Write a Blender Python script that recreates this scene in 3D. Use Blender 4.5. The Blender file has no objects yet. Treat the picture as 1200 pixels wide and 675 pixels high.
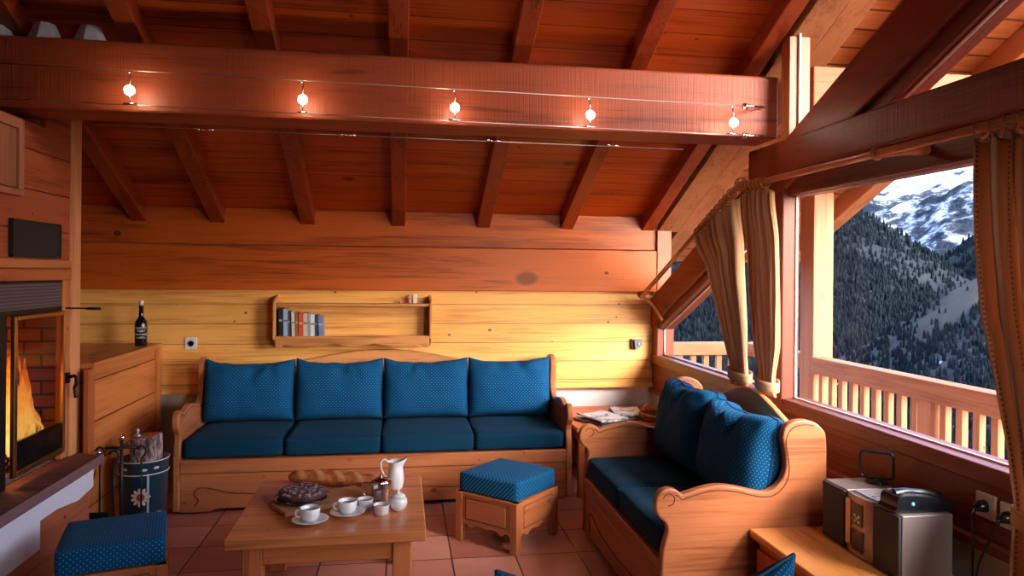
import bpy, bmesh, math, random
import numpy as np
from mathutils import Vector, Matrix, noise
PI = math.pi
random.seed(7)
S = bpy.context.scene
COL = S.collection

# ------------------------------------------------------------------ mesh helpers
class MB:
    def __init__(s): s.v = []; s.f = []; s.sm = []
    def add(s, vs, fs, smooth=False):
        b = len(s.v); s.v += [tuple(p) for p in vs]
        s.f += [tuple(b + i for i in f) for f in fs]; s.sm += [smooth] * len(fs); return s
    def box(s, x0, x1, y0, y1, z0, z1, M=None):
        vs = [Vector((x, y, z)) for z in (z0, z1) for (x, y) in ((x0, y0), (x1, y0), (x1, y1), (x0, y1))]
        if M: vs = [M @ v for v in vs]
        return s.add(vs, [(3, 2, 1, 0), (4, 5, 6, 7), (0, 1, 5, 4), (1, 2, 6, 5), (2, 3, 7, 6), (3, 0, 4, 7)])
    def sheared(s, x0, x1, y0, y1, zb0, zb1, h):
        """beam running along Y whose underside goes from zb0 at y0 to zb1 at y1, h tall"""
        vs = [(x0, y0, zb0), (x1, y0, zb0), (x1, y1, zb1), (x0, y1, zb1), (x0, y0, zb0 + h), (x1, y0, zb0 + h), (x1, y1, zb1 + h), (x0, y1, zb1 + h)]
        return s.add(vs, [(3, 2, 1, 0), (4, 5, 6, 7), (0, 1, 5, 4), (1, 2, 6, 5), (2, 3, 7, 6), (3, 0, 4, 7)])
    def prism(s, pts, axis, a, b):
        def P(p, t):
            return {'X': (t, p[0], p[1]), 'Y': (p[0], t, p[1]), 'Z': (p[0], p[1], t)}[axis]
        n = len(pts)
        vs = [P(p, a) for p in pts] + [P(p, b) for p in pts]
        fs = [tuple(range(n)), tuple(range(2 * n - 1, n - 1, -1))] + [((i + 1) % n, i, n + i, n + (i + 1) % n) for i in range(n)]
        return s.add(vs, fs)
    def tube(s, pts, r, n=8, closed=False, smooth=True):
        pts = [Vector(p) for p in pts]; m = len(pts); vs = []
        rr = r if isinstance(r, (list, tuple)) else [r] * m
        up = None
        for i, p in enumerate(pts):
            a = pts[(i - 1) % m] if (closed or i > 0) else p
            b = pts[(i + 1) % m] if (closed or i < m - 1) else p
            t = (b - a).normalized()
            if up is None:
                up = Vector((0, 0, 1)) if abs(t.z) < .9 else Vector((1, 0, 0))
            x = (up - t * up.dot(t)).normalized(); up = x; y = t.cross(x)
            for k in range(n):
                an = 2 * PI * k / n
                vs.append(p + (x * math.cos(an) + y * math.sin(an)) * rr[i])
        fs = []
        for i in range(m if closed else m - 1):
            j = (i + 1) % m
            for k in range(n):
                fs.append((i * n + k, i * n + (k + 1) % n, j * n + (k + 1) % n, j * n + k))
        if not closed:
            fs.append(tuple(range(n - 1, -1, -1))); fs.append(tuple((m - 1) * n + k for k in range(n)))
        return s.add(vs, fs, smooth)
    def lathe(s, prof, c=(0, 0, 0), n=24, smooth=True, facet=None):
        vs = []; fs = []; m = len(prof)
        for (r, z) in prof:
            for k in range(n):
                an = 2 * PI * k / n
                vs.append((c[0] + r * math.cos(an), c[1] + r * math.sin(an), c[2] + z))
        for i in range(m - 1):
            for k in range(n):
                fs.append((i * n + k, i * n + (k + 1) % n, (i + 1) * n + (k + 1) % n, (i + 1) * n + k))
        fs.append(tuple(range(n - 1, -1, -1))); fs.append(tuple((m - 1) * n + k for k in range(n)))
        return s.add(vs, fs, smooth)
    def grid(s, nu, nv, fn, smooth=True):
        vs = [fn(i / nu, j / nv) for j in range(nv + 1) for i in range(nu + 1)]
        fs = [(j * (nu + 1) + i, j * (nu + 1) + i + 1, (j + 1) * (nu + 1) + i + 1, (j + 1) * (nu + 1) + i) for j in range(nv) for i in range(nu)]
        return s.add(vs, fs, smooth)

def tag(o, label=None, cat=None, group=None, kind=None):
    if label: o['label'] = label
    if cat: o['category'] = cat
    if group: o['group'] = group
    if kind: o['kind'] = kind
    return o

def build(mb, name, m, parent=None, bevel=0, seg=2, sub=0, solid=0, loc=None, rot=None):
    me = bpy.data.meshes.new(name)
    me.from_pydata([tuple(v) for v in mb.v], [], mb.f)
    me.polygons.foreach_set('use_smooth', mb.sm)
    bm = bmesh.new(); bm.from_mesh(me); bmesh.ops.recalc_face_normals(bm, faces=bm.faces); bm.to_mesh(me); bm.free()
    me.materials.append(m)
    o = bpy.data.objects.new(name, me); COL.objects.link(o)
    if parent: o.parent = parent
    if loc: o.location = loc
    if rot: o.rotation_euler = rot
    if solid:
        q = o.modifiers.new('s', 'SOLIDIFY'); q.thickness = solid; q.offset = 0
    if bevel:
        q = o.modifiers.new('b', 'BEVEL'); q.width = bevel; q.segments = seg; q.limit_method = 'ANGLE'; q.angle_limit = .6
        q.harden_normals = False
    if sub:
        q = o.modifiers.new('u', 'SUBSURF'); q.levels = sub; q.render_levels = sub
    return o

def empty(name, loc=(0, 0, 0), rz=0):
    o = bpy.data.objects.new(name, None); COL.objects.link(o); o.location = loc; o.rotation_euler = (0, 0, rz)
    o.empty_display_size = .1
    return o

def dup(root, loc, rz=None, label=None):
    r = root.copy(); COL.objects.link(r); r.location = loc
    if rz is not None: r.rotation_euler = (0, 0, rz)
    if label: r['label'] = label
    for ch in list(root.children):
        c = ch.copy(); COL.objects.link(c); c.parent = r
        for g in list(ch.children):
            d = g.copy(); COL.objects.link(d); d.parent = c
    return r

def B(*a): return MB().box(*a)

def spline(pts, k=6, closed=False):
    out = []; n = len(pts)
    for i in range(n if closed else n - 1):
        g = lambda j: pts[j % n] if closed else pts[max(0, min(n - 1, j))]
        p0, p1, p2, p3 = g(i - 1), g(i), g(i + 1), g(i + 2)
        for q in range(k):
            t = q / k
            out.append(tuple(.5 * ((2 * b) + (-a + c) * t + (2 * a - 5 * b + 4 * c - d) * t * t + (-a + 3 * b - 3 * c + d) * t ** 3) for a, b, c, d in zip(p0, p1, p2, p3)))
    if not closed: out.append(tuple(pts[-1]))
    return out

# ------------------------------------------------------------------ materials
class N:
    def __init__(s, name):
        s.m = bpy.data.materials.new(name); s.m.use_nodes = True; s.t = s.m.node_tree
        s.b = s.t.nodes['Principled BSDF']; s.out = s.t.nodes['Material Output']
    def n(s, typ, **k):
        q = s.t.nodes.new(typ)
        for a, b in k.items(): setattr(q, a, b)
        return q
    def link(s, a, b): s.t.links.new(a, b)
    def math(s, op, a, b=None, c=None):
        q = s.n('ShaderNodeMath', operation=op)
        for i, x in enumerate((a, b, c)):
            if x is None: continue
            if isinstance(x, (int, float)): q.inputs[i].default_value = x
            else: s.link(x, q.inputs[i])
        return q.outputs[0]
    def mix(s, f, a, b, blend='MIX'):
        q = s.n('ShaderNodeMix', data_type='RGBA', blend_type=blend)
        for sock, x in ((q.inputs[0], f), (q.inputs[6], a), (q.inputs[7], b)):
            if isinstance(x, (int, float)): sock.default_value = x
            elif isinstance(x, tuple): sock.default_value = (*x, 1) if len(x) == 3 else x
            else: s.link(x, sock)
        return q.outputs[2]
    def ramp(s, f, stops):
        q = s.n('ShaderNodeValToRGB'); e = q.color_ramp.elements
        while len(e) < len(stops): e.new(.5)
        for i, (p, c) in enumerate(stops):
            e[i].position = p; e[i].color = (*c, 1) if len(c) == 3 else c
        s.link(f, q.inputs[0]); return q.outputs[0]
    def coord(s, kind='Object'):
        return s.n('ShaderNodeTexCoord').outputs[kind]
    def mapping(s, v, scale=(1, 1, 1), loc=(0, 0, 0), rot=(0, 0, 0)):
        q = s.n('ShaderNodeMapping'); q.inputs['Scale'].default_value = scale; q.inputs['Location'].default_value = loc; q.inputs['Rotation'].default_value = rot
        s.link(v, q.inputs[0]); return q.outputs[0]
    def noise(s, v, scale=5, detail=3, rough=.5, dist=0):
        q = s.n('ShaderNodeTexNoise'); q.inputs['Scale'].default_value = scale; q.inputs['Detail'].default_value = detail
        q.inputs['Roughness'].default_value = rough; q.inputs['Distortion'].default_value = dist
        s.link(v, q.inputs['Vector']); return q.outputs[0]
    def bump(s, h, strength=.2, dist=.01):
        q = s.n('ShaderNodeBump'); q.inputs['Strength'].default_value = strength; q.inputs['Distance'].default_value = dist
        s.link(h, q.inputs['Height']); s.link(q.outputs[0], s.b.inputs['Normal'])

def simple(name, col, rough=.5, metal=0, spec=.5, coat=0, trans=0, emit=None, es=0, noise_amt=0):
    q = N(name); b = q.b
    b.inputs['Base Color'].default_value = (*col, 1); b.inputs['Roughness'].default_value = rough; b.inputs['Metallic'].default_value = metal
    b.inputs['Specular IOR Level'].default_value = spec; b.inputs['Coat Weight'].default_value = coat
    if emit: b.inputs['Emission Color'].default_value = (*emit, 1); b.inputs['Emission Strength'].default_value = es
    nz = q.noise(q.coord(), 30, 3)
    amt = noise_amt or .06
    c = q.mix(nz, tuple(x * (1 - amt) for x in col), tuple(min(1, x * (1 + amt)) for x in col))
    q.link(c, b.inputs['Base Color'])
    return q.m

_wc = {}
def wood(dark, light, grain='X', plank=None, rough=.42, knots=1.0, kscale=2.6, knotcol=None, seam=.012, saw=0, vary=.22, coat=.0, swirl=1.0, ringw=.30):
    key = (ringw, swirl, dark, light, grain, plank, rough, knots, kscale, saw, vary)
    if key in _wc: return _wc[key]
    q = N('pine_' + grain.lower()); v = q.coord()
    sep = q.n('ShaderNodeSeparateXYZ'); q.link(v, sep.inputs[0])
    val = None
    if plank:
        ax, w, off = plank
        c = q.math('ADD', q.math('DIVIDE', sep.outputs['XYZ'.index(ax)], w), off)
        idx = q.math('FLOOR', c); fr = q.math('SUBTRACT', c, idx)
        wn = q.n('ShaderNodeTexWhiteNoise', noise_dimensions='1D'); q.link(idx, wn.inputs['W'])
        val = wn.outputs['Value']
        edge = q.math('MINIMUM', fr, q.math('SUBTRACT', 1, fr))
        seamf = q.math('LESS_THAN', edge, seam / w * .5)
        off3 = q.n('ShaderNodeCombineXYZ'); m7 = q.math('MULTIPLY', val, 17.3)
        for i in range(3): q.link(m7, off3.inputs[i])
        va = q.n('ShaderNodeVectorMath', operation='ADD'); q.link(v, va.inputs[0]); q.link(off3.outputs[0], va.inputs[1]); vv = va.outputs[0]
    else:
        oi = q.n('ShaderNodeObjectInfo'); off3 = q.n('ShaderNodeCombineXYZ'); m7 = q.math('MULTIPLY', oi.outputs['Random'], 23.7)
        for i in range(3): q.link(m7, off3.inputs[i])
        va = q.n('ShaderNodeVectorMath', operation='ADD'); q.link(v, va.inputs[0]); q.link(off3.outputs[0], va.inputs[1]); vv = va.outputs[0]
    g = 'XYZ'.index(grain)
    sc = [7.0] * 3; sc[g] = .55
    m1 = q.mapping(vv, tuple(sc))
    n1 = q.noise(m1, 1.1, 4, .6, .7 * swirl)
    ringc = q.math('MULTIPLY', n1, 13.0); ring = q.math('SINE', ringc); ring = q.math('MULTIPLY_ADD', ring, .5, .5)
    sc2 = [60.0] * 3; sc2[g] = 1.6
    n2 = q.noise(q.mapping(vv, tuple(sc2)), 1.6, 3, .6)
    big = q.noise(q.mapping(vv, tuple(1.6 if i == g else 4 for i in range(3))), .9, 2)
    f = q.math('ADD', q.math('MULTIPLY', ring, ringw), q.math('ADD', q.math('MULTIPLY_ADD', n2, 1.0, -.22), q.math('MULTIPLY', big, .35)))
    col = q.ramp(f, [(.20, dark), (.60, light), (.95, tuple(min(1, x * 1.15) for x in light))])
    if val is not None:
        tint = q.math('MULTIPLY_ADD', val, vary * 2, 1 - vary)
        comb = q.n('ShaderNodeCombineXYZ')
        for i in range(3): q.link(tint, comb.inputs[i])
        col = q.mix(1.0, col, comb.outputs[0], 'MULTIPLY')
    if knots:
        ks = [kscale] * 3; ks[g] = kscale * .62
        vo = q.n('ShaderNodeTexVoronoi'); vo.inputs['Scale'].default_value = 1; vo.inputs['Randomness'].default_value = 1
        wob = q.noise(vv, 6, 2)
        q.link(q.mapping(vv, tuple(ks)), vo.inputs['Vector'])
        dd = q.math('SUBTRACT', q.math('MULTIPLY_ADD', wob, .06, vo.outputs['Distance']), .03)
        sizer = q.n('ShaderNodeSeparateColor'); q.link(vo.outputs['Color'], sizer.inputs[0])
        thr = q.math('MULTIPLY_ADD', sizer.outputs[0], .09 * knots, .03)
        kf = q.math('SUBTRACT', 1, q.math('SMOOTH_MIN', 1, q.math('DIVIDE', dd, thr), .0))
        kf = q.math('MINIMUM', q.math('MULTIPLY', q.math('MAXIMUM', kf, 0), 2.2), 1)
        kc = knotcol or tuple(x * .22 for x in dark)
        col = q.mix(q.math('MULTIPLY', kf, .6), col, kc)
        v2 = q.n('ShaderNodeTexVoronoi'); v2.inputs['Scale'].default_value = 1; v2.inputs['Randomness'].default_value = 1
        k2 = [kscale * 2.6] * 3; k2[g] = kscale * 1.9
        q.link(q.mapping(vv, tuple(k2), loc=(3.3, 1.7, 2.9)), v2.inputs['Vector'])
        s2 = q.n('ShaderNodeSeparateColor'); q.link(v2.outputs['Color'], s2.inputs[0])
        t2 = q.math('MULTIPLY', q.math('MAXIMUM', q.math('SUBTRACT', s2.outputs[1], .25), 0), .10 * knots)
        kf2 = q.math('LESS_THAN', v2.outputs['Distance'], t2)
        col = q.mix(q.math('MULTIPLY', kf2, .8), col, kc)
    if val is not None:
        col = q.mix(q.math('MULTIPLY', seamf, .85), col, tuple(x * .15 for x in dark))
    q.link(col, q.b.inputs['Base Color'])
    q.b.inputs['Roughness'].default_value = rough; q.b.inputs['Coat Weight'].default_value = coat
    q.b.inputs['Specular IOR Level'].default_value = .4
    h = q.math('ADD', q.math('MULTIPLY', n2, .5), q.math('MULTIPLY', ring, .3))
    if saw:
        ss = [3.0] * 3; ss[g] = 160.0
        h = q.math('ADD', h, q.math('MULTIPLY', q.noise(q.mapping(v, tuple(ss)), 1, 1), 1.2 * saw))
    if val is not None:
        h = q.math('SUBTRACT', h, q.math('MULTIPLY', seamf, 2.0))
    q.bump(h, .35, .004)
    _wc[key] = q.m
    return q.m

RD, RL = (.12, .007, .0012), (.52, .078, .010)          # red stained roof wood
BD, BL = (.09, .009, .004), (.34, .060, .020)          # big old beams
PD, PL = (.56, .20, .045), (.92, .47, .13)              # light pine cladding
FD, FL = (.20, .048, .018), (.44, .150, .060)            # furniture pine
WD, WL = (.065, .010, .006), (.17, .032, .016)          # window joinery

def m_roof(): return wood(RD, RL, 'X', ('Y', .150, 0), rough=.38, knots=1.0, kscale=3.2, vary=.16, seam=.005)
def m_raft(): return wood((.09, .007, .002), (.34, .050, .012), 'Y', rough=.42, knots=.7)
def m_beam(): return wood(BD, BL, 'X', rough=.45, knots=.8, kscale=1.6, saw=1, ringw=.62, swirl=1.6)
def m_tie(): return wood((.06, .008, .005), (.22, .034, .014), 'Y', rough=.45, knots=.8, kscale=1.6, saw=1)
def m_wall(): return wood(PD, PL, 'X', ('Z', .145, .3), rough=.4, knots=1.1, kscale=3.0, vary=.08, seam=.004)
def m_uwall(): return wood((.16, .014, .003), (.54, .11, .014), 'X', rough=.4, knots=1.5, kscale=2.0, ringw=.45, swirl=1.3)
def m_frame(g='Y'): return wood(WD, WL, g, rough=.4, knots=.5)
def m_furn(g='X'): return wood(FD, FL, g, rough=.33, knots=.7, kscale=4.5)
def m_light(g='X'): return wood((.30, .10, .03), (.66, .28, .10), g, rough=.35, knots=.8, kscale=4.0)
def m_out(g='Y'): return wood((.26, .085, .035), (.45, .19, .09), g, rough=.6, knots=.7)

def fabric(name, base, dot, scale=.0235, sheen=.04, uv=False):
    q = N(name); sep = q.n('ShaderNodeSeparateXYZ'); q.link(q.coord('UV' if uv else 'Object'), sep.inputs[0])
    yz = q.math('ADD', sep.outputs[1], sep.outputs[2]); x = sep.outputs[0]
    d = []
    for a in (q.math('ADD', x, yz), q.math('SUBTRACT', x, yz)):
        fr = q.math('FRACT', q.math('DIVIDE', a, scale)); d.append(q.math('POWER', q.math('SUBTRACT', fr, .5), 2))
    r = q.math('SQRT', q.math('ADD', d[0], d[1]))
    f = q.math('LESS_THAN', r, .17)
    weave = q.noise(q.coord(), 220, 2)
    c = q.mix(weave, tuple(v * .75 for v in base), tuple(v * 1.2 for v in base))
    c = q.mix(f, c, dot)
    q.link(c, q.b.inputs['Base Color']); q.b.inputs['Roughness'].default_value = .85
    q.b.inputs['Sheen Weight'].default_value = sheen; q.b.inputs['Sheen Tint'].default_value = (.3, .6, 1, 1)
    q.b.inputs['Specular IOR Level'].default_value = .15
    q.bump(q.math('ADD', weave, q.math('MULTIPLY', f, 1)), .25, .002)
    return q.m
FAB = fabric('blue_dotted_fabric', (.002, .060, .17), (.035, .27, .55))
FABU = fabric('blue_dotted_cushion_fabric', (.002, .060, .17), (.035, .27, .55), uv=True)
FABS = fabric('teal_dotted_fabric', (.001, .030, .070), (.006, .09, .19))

def tiles():
    q = N('terracotta_tiles'); v = q.coord(); sep = q.n('ShaderNodeSeparateXYZ'); q.link(v, sep.inputs[0])
    s_ = .3375; ids = []; edges = []
    for i, off in ((0, -.061), (1, .03)):
        c = q.math('DIVIDE', q.math('SUBTRACT', sep.outputs[i], off), s_); fl = q.math('FLOOR', c); fr = q.math('SUBTRACT', c, fl)
        ids.append(fl); edges.append(q.math('MINIMUM', fr, q.math('SUBTRACT', 1, fr)))
    cc = q.n('ShaderNodeCombineXYZ'); q.link(ids[0], cc.inputs[0]); q.link(ids[1], cc.inputs[1])
    wn = q.n('ShaderNodeTexWhiteNoise', noise_dimensions='3D'); q.link(cc.outputs[0], wn.inputs['Vector'])
    g = q.math('LESS_THAN', q.math('MINIMUM', edges[0], edges[1]), .012)
    n1 = q.noise(v, 5, 4, .6, .4)
    f = q.math('ADD', q.math('MULTIPLY', wn.outputs['Value'], .5), q.math('MULTIPLY', n1, .6))
    c = q.ramp(f, [(.15, (.36, .10, .065)), (.5, (.56, .20, .14)), (.9, (.68, .32, .25))])
    c = q.mix(g, c, (.035, .012, .012))
    q.link(c, q.b.inputs['Base Color'])
    q.link(q.math('MULTIPLY_ADD', n1, .25, .28), q.b.inputs['Roughness'])
    q.bump(q.math('SUBTRACT', q.math('MULTIPLY', n1, .3), q.math('MULTIPLY', g, 1)), .4, .004)
    return q.m

def bricks(name, c1, c2, mortar, sx, sy, rot=(0, 0, 0)):
    q = N(name); b = q.n('ShaderNodeTexBrick')
    b.inputs['Color1'].default_value = (*c1, 1); b.inputs['Color2'].default_value = (*c2, 1); b.inputs['Mortar'].default_value = (*mortar, 1)
    b.inputs['Scale'].default_value = 1; b.inputs['Brick Width'].default_value = sx; b.inputs['Row Height'].default_value = sy; b.inputs['Mortar Size'].default_value = .006
    v = q.mapping(q.coord(), rot=rot)
    q.link(v, b.inputs['Vector']); q.link(b.outputs[0], q.b.inputs['Base Color']); q.b.inputs['Roughness'].default_value = .7
    q.bump(q.math('SUBTRACT', 1, b.outputs[1]), .5, .006)
    return q.m

def glass_mat():
    q = N('window_glass'); t = q.t
    tr = q.n('ShaderNodeBsdfTransparent'); gl = q.n('ShaderNodeBsdfGlossy'); gl.inputs['Roughness'].default_value = .0
    fr = q.n('ShaderNodeFresnel'); fr.inputs[0].default_value = 1.45
    mx = q.n('ShaderNodeMixShader'); q.link(q.math('MULTIPLY', fr.outputs[0], .01), mx.inputs[0]); q.link(tr.outputs[0], mx.inputs[1]); q.link(gl.outputs[0], mx.inputs[2])
    q.link(mx.outputs[0], q.out.inputs[0]); return q.m
GLASS = glass_mat()
PLASTER = simple('white_plaster', (.72, .70, .72), .85, noise_amt=.05)
BLACK = simple('black_metal', (.012, .012, .014), .4, .6)
BRASS = simple('brass', (.55, .28, .09), .3, 1)
CHROME = simple('chrome', (.75, .75, .78), .12, 1)
WHITEP = simple('white_porcelain', (.80, .80, .85), .12, 0, coat=.5)
SILVER = simple('silver_plastic', (.27, .23, .24), .35, .25)
DGREY = simple('dark_grey_cloth', (.035, .04, .055), .7)
BLKP = simple('black_plastic', (.008, .010, .014), .25)
IVORY = simple('ivory_plastic', (.62, .55, .48), .4)

# ------------------------------------------------------------------ the room shell
SL = .465
ZR = lambda y: 1.83 + SL * (5.41 - y)            # underside of the rafters
ZC = lambda y: ZR(y) + .112                      # underside of the roof boards
YB, XW, YRIDGE = 5.40, 1.98, .4
def structure(name, mb, m, label=None, cat=None, bevel=0, parent=None, group=None, seg=2):
    o = build(mb, name, m, parent, bevel=bevel, seg=seg)
    if parent is None: tag(o, label, cat, group, 'structure')
    return o

structure('floor', B(-3.2, 2.02, -4.6, 5.46, -.12, 0), tiles(), 'terracotta tiled floor with dark joints', 'floor')
# ceiling: two pitches of boards, carried out over the balcony
mb = MB()
prof = [(-4.9, ZC(YRIDGE) - SL * (YRIDGE + 4.9)), (YRIDGE, ZC(YRIDGE)), (6.1, ZC(6.1)), (6.1, ZC(6.1) + .06), (YRIDGE, ZC(YRIDGE) + .06), (-4.9, ZC(YRIDGE) - SL * (YRIDGE + 4.9) + .06)]
mb.prism(prof, 'X', -3.3, 2.17)
structure('ceiling', mb, m_roof(), 'red-brown boarded pitched ceiling', 'ceiling')
mb = MB(); mb.prism(prof, 'X', 2.171, 3.46)
structure('ceiling_eaves', mb, wood((.42, .14, .045), (.74, .34, .14), 'X', ('Y', .125, 0), rough=.5, knots=.9, kscale=3.2, vary=.12), 'pale boarded eaves soffit outside the gable glass', 'ceiling')
# back wall
structure('wall_back', B(-3.2, 2.0, 5.44, 5.56, 0, 1.96), PLASTER, 'white plaster lower wall below the pine cladding at the back', 'wall')
mb = MB().box(-3.2, 1.98, 5.40, 5.445, .645, 1.372)
structure('wall_back_cladding', mb, m_wall(), 'golden knotty pine boards on the back wall', 'wall')
structure('trim_1', B(-3.2, 1.985, 5.382, 5.44, .615, .65), wood(PD, PL, 'X', rough=.4), 'narrow pine ledge strip under the back wall cladding', 'trim', bevel=.004)
structure('trim_2', B(-3.2, 1.985, 5.352, 5.44, 1.365, 1.688), m_uwall(), 'thick dark wall beam above the golden boards at the back', 'trim', bevel=.006)
structure('trim_3', B(-3.2, 1.985, 5.375, 5.44, 1.692, 1.955), m_uwall(), 'topmost wall plank under the rafter ends at the back', 'trim', bevel=.005)
# far left and rear of the room, behind the camera
structure('wall_left', MB().prism([(-4.6, 0), (5.46, 0), (5.46, 1.95), (YRIDGE, ZC(YRIDGE)), (-4.6, ZC(YRIDGE) - SL * 5)], 'X', -3.3, -3.2), m_uwall(), 'dark panelled wall on the far left', 'wall')
mb = MB().box(-3.2, -1.4, -4.7, -4.6, 0, 2.0).box(1.2, 2.0, -4.7, -4.6, 0, 2.0).box(-1.4, 1.2, -4.7, -4.6, 0, .8)
mb = MB().box(-3.2, 2.0, -4.7, -4.6, 0, 2.0)
structure('wall_front', mb, m_wall(), 'pine wall behind the viewer', 'wall')

# rafters
raf_x = [(-1.83, 'leftmost'), (-1.30, ''), (-.675, ''), (-.022, ''), (.613, ''), (1.262, ''), (1.915, '')]
def raf_z(y): return ZR(y)
rlab = ['beside the wood clad chimney breast', 'second from the chimney breast', 'third from the chimney breast', 'running straight down the middle above the bookshelf',
        'over the right end of the long sofa', 'one bay from the window gable', 'hard against the window gable']
for i, (x, _) in enumerate(raf_x):
    mb = MB().sheared(x - .05, x + .05, YRIDGE, 5.39, raf_z(YRIDGE), raf_z(5.39), .115)
    structure('ceiling_rafter', mb, m_raft(), 'sloping roof rafter ' + rlab[i], 'rafter', bevel=.006, group='roof rafters')
# main purlin
structure('ceiling_beam', B(-3.2, 1.99, 3.55, 3.80, 2.235, 2.565), m_beam(), 'massive rough sawn beam crossing the room with small lamps strung along it', 'beam', bevel=.012)
# side wall with window, X = XW
structure('wall_right', B(1.985, 2.12, -4.6, 5.46, 0, .60), PLASTER, 'white plaster strip of wall under the window joinery', 'wall')
mb = MB().box(1.97, 2.12, -4.6, 5.46, .605, .80)
structure('wall_right_cladding', mb, m_frame(), 'dark red timber apron below the big window', 'wall', bevel=.004)
structure('trim_4', B(1.945, 1.985, -4.6, 5.40, .575, .612), m_frame(), 'dark moulding strip along the foot of the window wall timber', 'trim', bevel=.006)
structure('trim_5', B(1.95, 2.12, -1.2, 3.81, 2.04, 2.205), m_tie(), 'horizontal tie beam over the big window', 'beam', bevel=.010)
# window 1
w1 = empty('window_1'); tag(w1, 'large picture window onto the balcony and the mountains', 'window', kind='structure')
mb = MB().box(1.955, 2.10, -1.2, 3.44, .80, .865)
build(mb, 'window_sill', m_frame(), w1, bevel=.006)
build(B(1.975, 2.10, -1.2, 3.44, 1.915, 2.045), 'window_head', m_frame(), w1, bevel=.006)
build(B(1.95, 2.045, 3.43, 3.57, .80, 2.045), 'window_post', m_frame('Z'), w1, bevel=.006)
build(B(1.965, 2.10, .95, 1.07, .865, 1.915), 'window_post', m_frame('Z'), w1, bevel=.005)
build(B(2.03, 2.036, 1.07, 3.43, .865, 1.915), 'window_pane', GLASS, w1)
structure('wall_right_boards', MB().prism([(-4.6, .8), (.96, .8), (.96, 2.05), (1.80, 2.05), (1.80, ZC(1.8)), (.4, ZC(.4)), (-4.6, ZC(.4) - SL * 5)], 'X', 2.0, 2.11), m_uwall(), 'unseen boarded part of the window wall, extended to cut the daylight', 'wall')  # unseen boarding, extended over the window side to hold back daylight
BEAD = simple('pale_bead', (.85, .85, .88), .4)
mb = MB().box(2.022, 2.03, 1.07, 3.43, .862, .872).box(2.022, 2.03, 3.422, 3.432, .865, 1.915).box(2.022, 2.03, 1.24, 3.43, 1.908, 1.916)
build(mb, 'glazing_bead', BEAD, w1)
# gable diagonal
DZ = lambda y: 1.296 + .452 * (5.446 - y)
structure('trim_6', MB().prism([(5.44, DZ(5.44)), (1.0, DZ(1.0)), (1.0, DZ(1.0) - .285), (5.44, DZ(5.44) - .235)], 'X', 1.955, 2.12), m_tie(), 'broad diagonal gable beam climbing from the corner across the window wall', 'beam', bevel=.010)
# window 2: the small slanting pane by the corner
w2 = empty('window_2'); tag(w2, 'small slant-topped corner window beside the back wall', 'window', kind='structure')
lo = lambda y: DZ(y) - (.235 + (5.44 - y) / 4.44 * .05)
build(B(1.955, 2.10, 3.56, 5.40, .80, .875), 'window_sill', m_frame(), w2, bevel=.005)
build(B(1.965, 2.10, 5.28, 5.40, .87, lo(5.28)), 'window_post', m_frame('Z'), w2, bevel=.004)
build(MB().prism([(5.29, lo(5.29) + .01), (3.56, lo(3.56) + .01), (3.56, lo(3.56) - .055), (5.29, lo(5.29) - .055)], 'X', 1.975, 2.10), 'window_head', m_frame(), w2, bevel=.004)
build(MB().prism([(5.28, .875), (3.57, .875), (3.57, lo(3.57) - .05), (5.28, lo(5.28) - .05)], 'X', 2.03, 2.036), 'window_pane', GLASS, w2)
build(MB().tube([(2.024, 5.275, .88), (2.024, 3.58, .88)], .006, 6).tube([(2.024, 5.275, .88), (2.024, 5.275, lo(5.275) - .06)], .006, 6).tube([(2.024, 5.275, lo(5.275) - .062), (2.024, 3.57, lo(3.57) - .062)], .006, 6), 'glazing_bead', BEAD, w2)
# window 3: upper gable glazing above the diagonal
w3 = empty('window_3'); tag(w3, 'upper gable glazing between the diagonal beam and the roof', 'window', kind='structure')
zr = lambda y: ZR(y) - .005
build(MB().prism([(5.37, DZ(5.37)), (1.0, DZ(1.0)), (1.0, zr(1.0)), (5.37, zr(5.37))], 'X', 2.03, 2.036), 'window_pane', GLASS, w3)
build(MB().box(1.985, 2.10, 5.345, 5.385, DZ(5.36), zr(5.36)), 'window_post', m_furn('Z'), w3, bevel=.003)
build(MB().box(1.975, 2.09, 3.42, 3.50, DZ(3.44) , zr(3.44)), 'window_post', m_furn('Z'), w3, bevel=.003)
build(MB().box(2.022, 2.03, 3.405, 3.42, DZ(3.41), zr(3.41)), 'glazing_bead', BEAD, w3)
# window 4: triangle between tie beam and diagonal
w4 = empty('window_4'); tag(w4, 'triangular pane above the tie beam with the lit eaves behind it', 'window', kind='structure')
yb = 2.62
build(MB().prism([(yb, 2.21), (1.0, 2.21), (1.0, lo(1.0))], 'X', 2.03, 2.036), 'window_pane', GLASS, w4)
build(MB().prism([(3.1, lo(3.1)), (1.0, lo(1.0)), (1.0, lo(1.0) - .07), (3.1, lo(3.1) - .07)], 'X', 1.985, 2.10), 'window_head', m_frame(), w4, bevel=.004)
build(MB().tube([(2.02, 2.62, lo(2.62) - .076), (2.02, 1.2, lo(1.2) - .076)], .007, 6), 'glazing_bead', BEAD, w4)
# rake boards above the gable glass
mb = MB().sheared(1.995, 2.16, YRIDGE, 5.37, ZR(YRIDGE) - .01, ZR(5.37) - .01, .12)
structure('trim_7', mb, m_out('Y'), 'pale rake beam over the gable glass', 'beam', bevel=.004)
mb = MB().sheared(2.19, 2.33, YRIDGE, 6.0, ZR(YRIDGE) + .03, ZR(6.0) + .03, .08)
structure('trim_8', mb, m_out('Y'), 'second pale rake board outside the gable glass', 'beam', bevel=.004)

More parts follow.
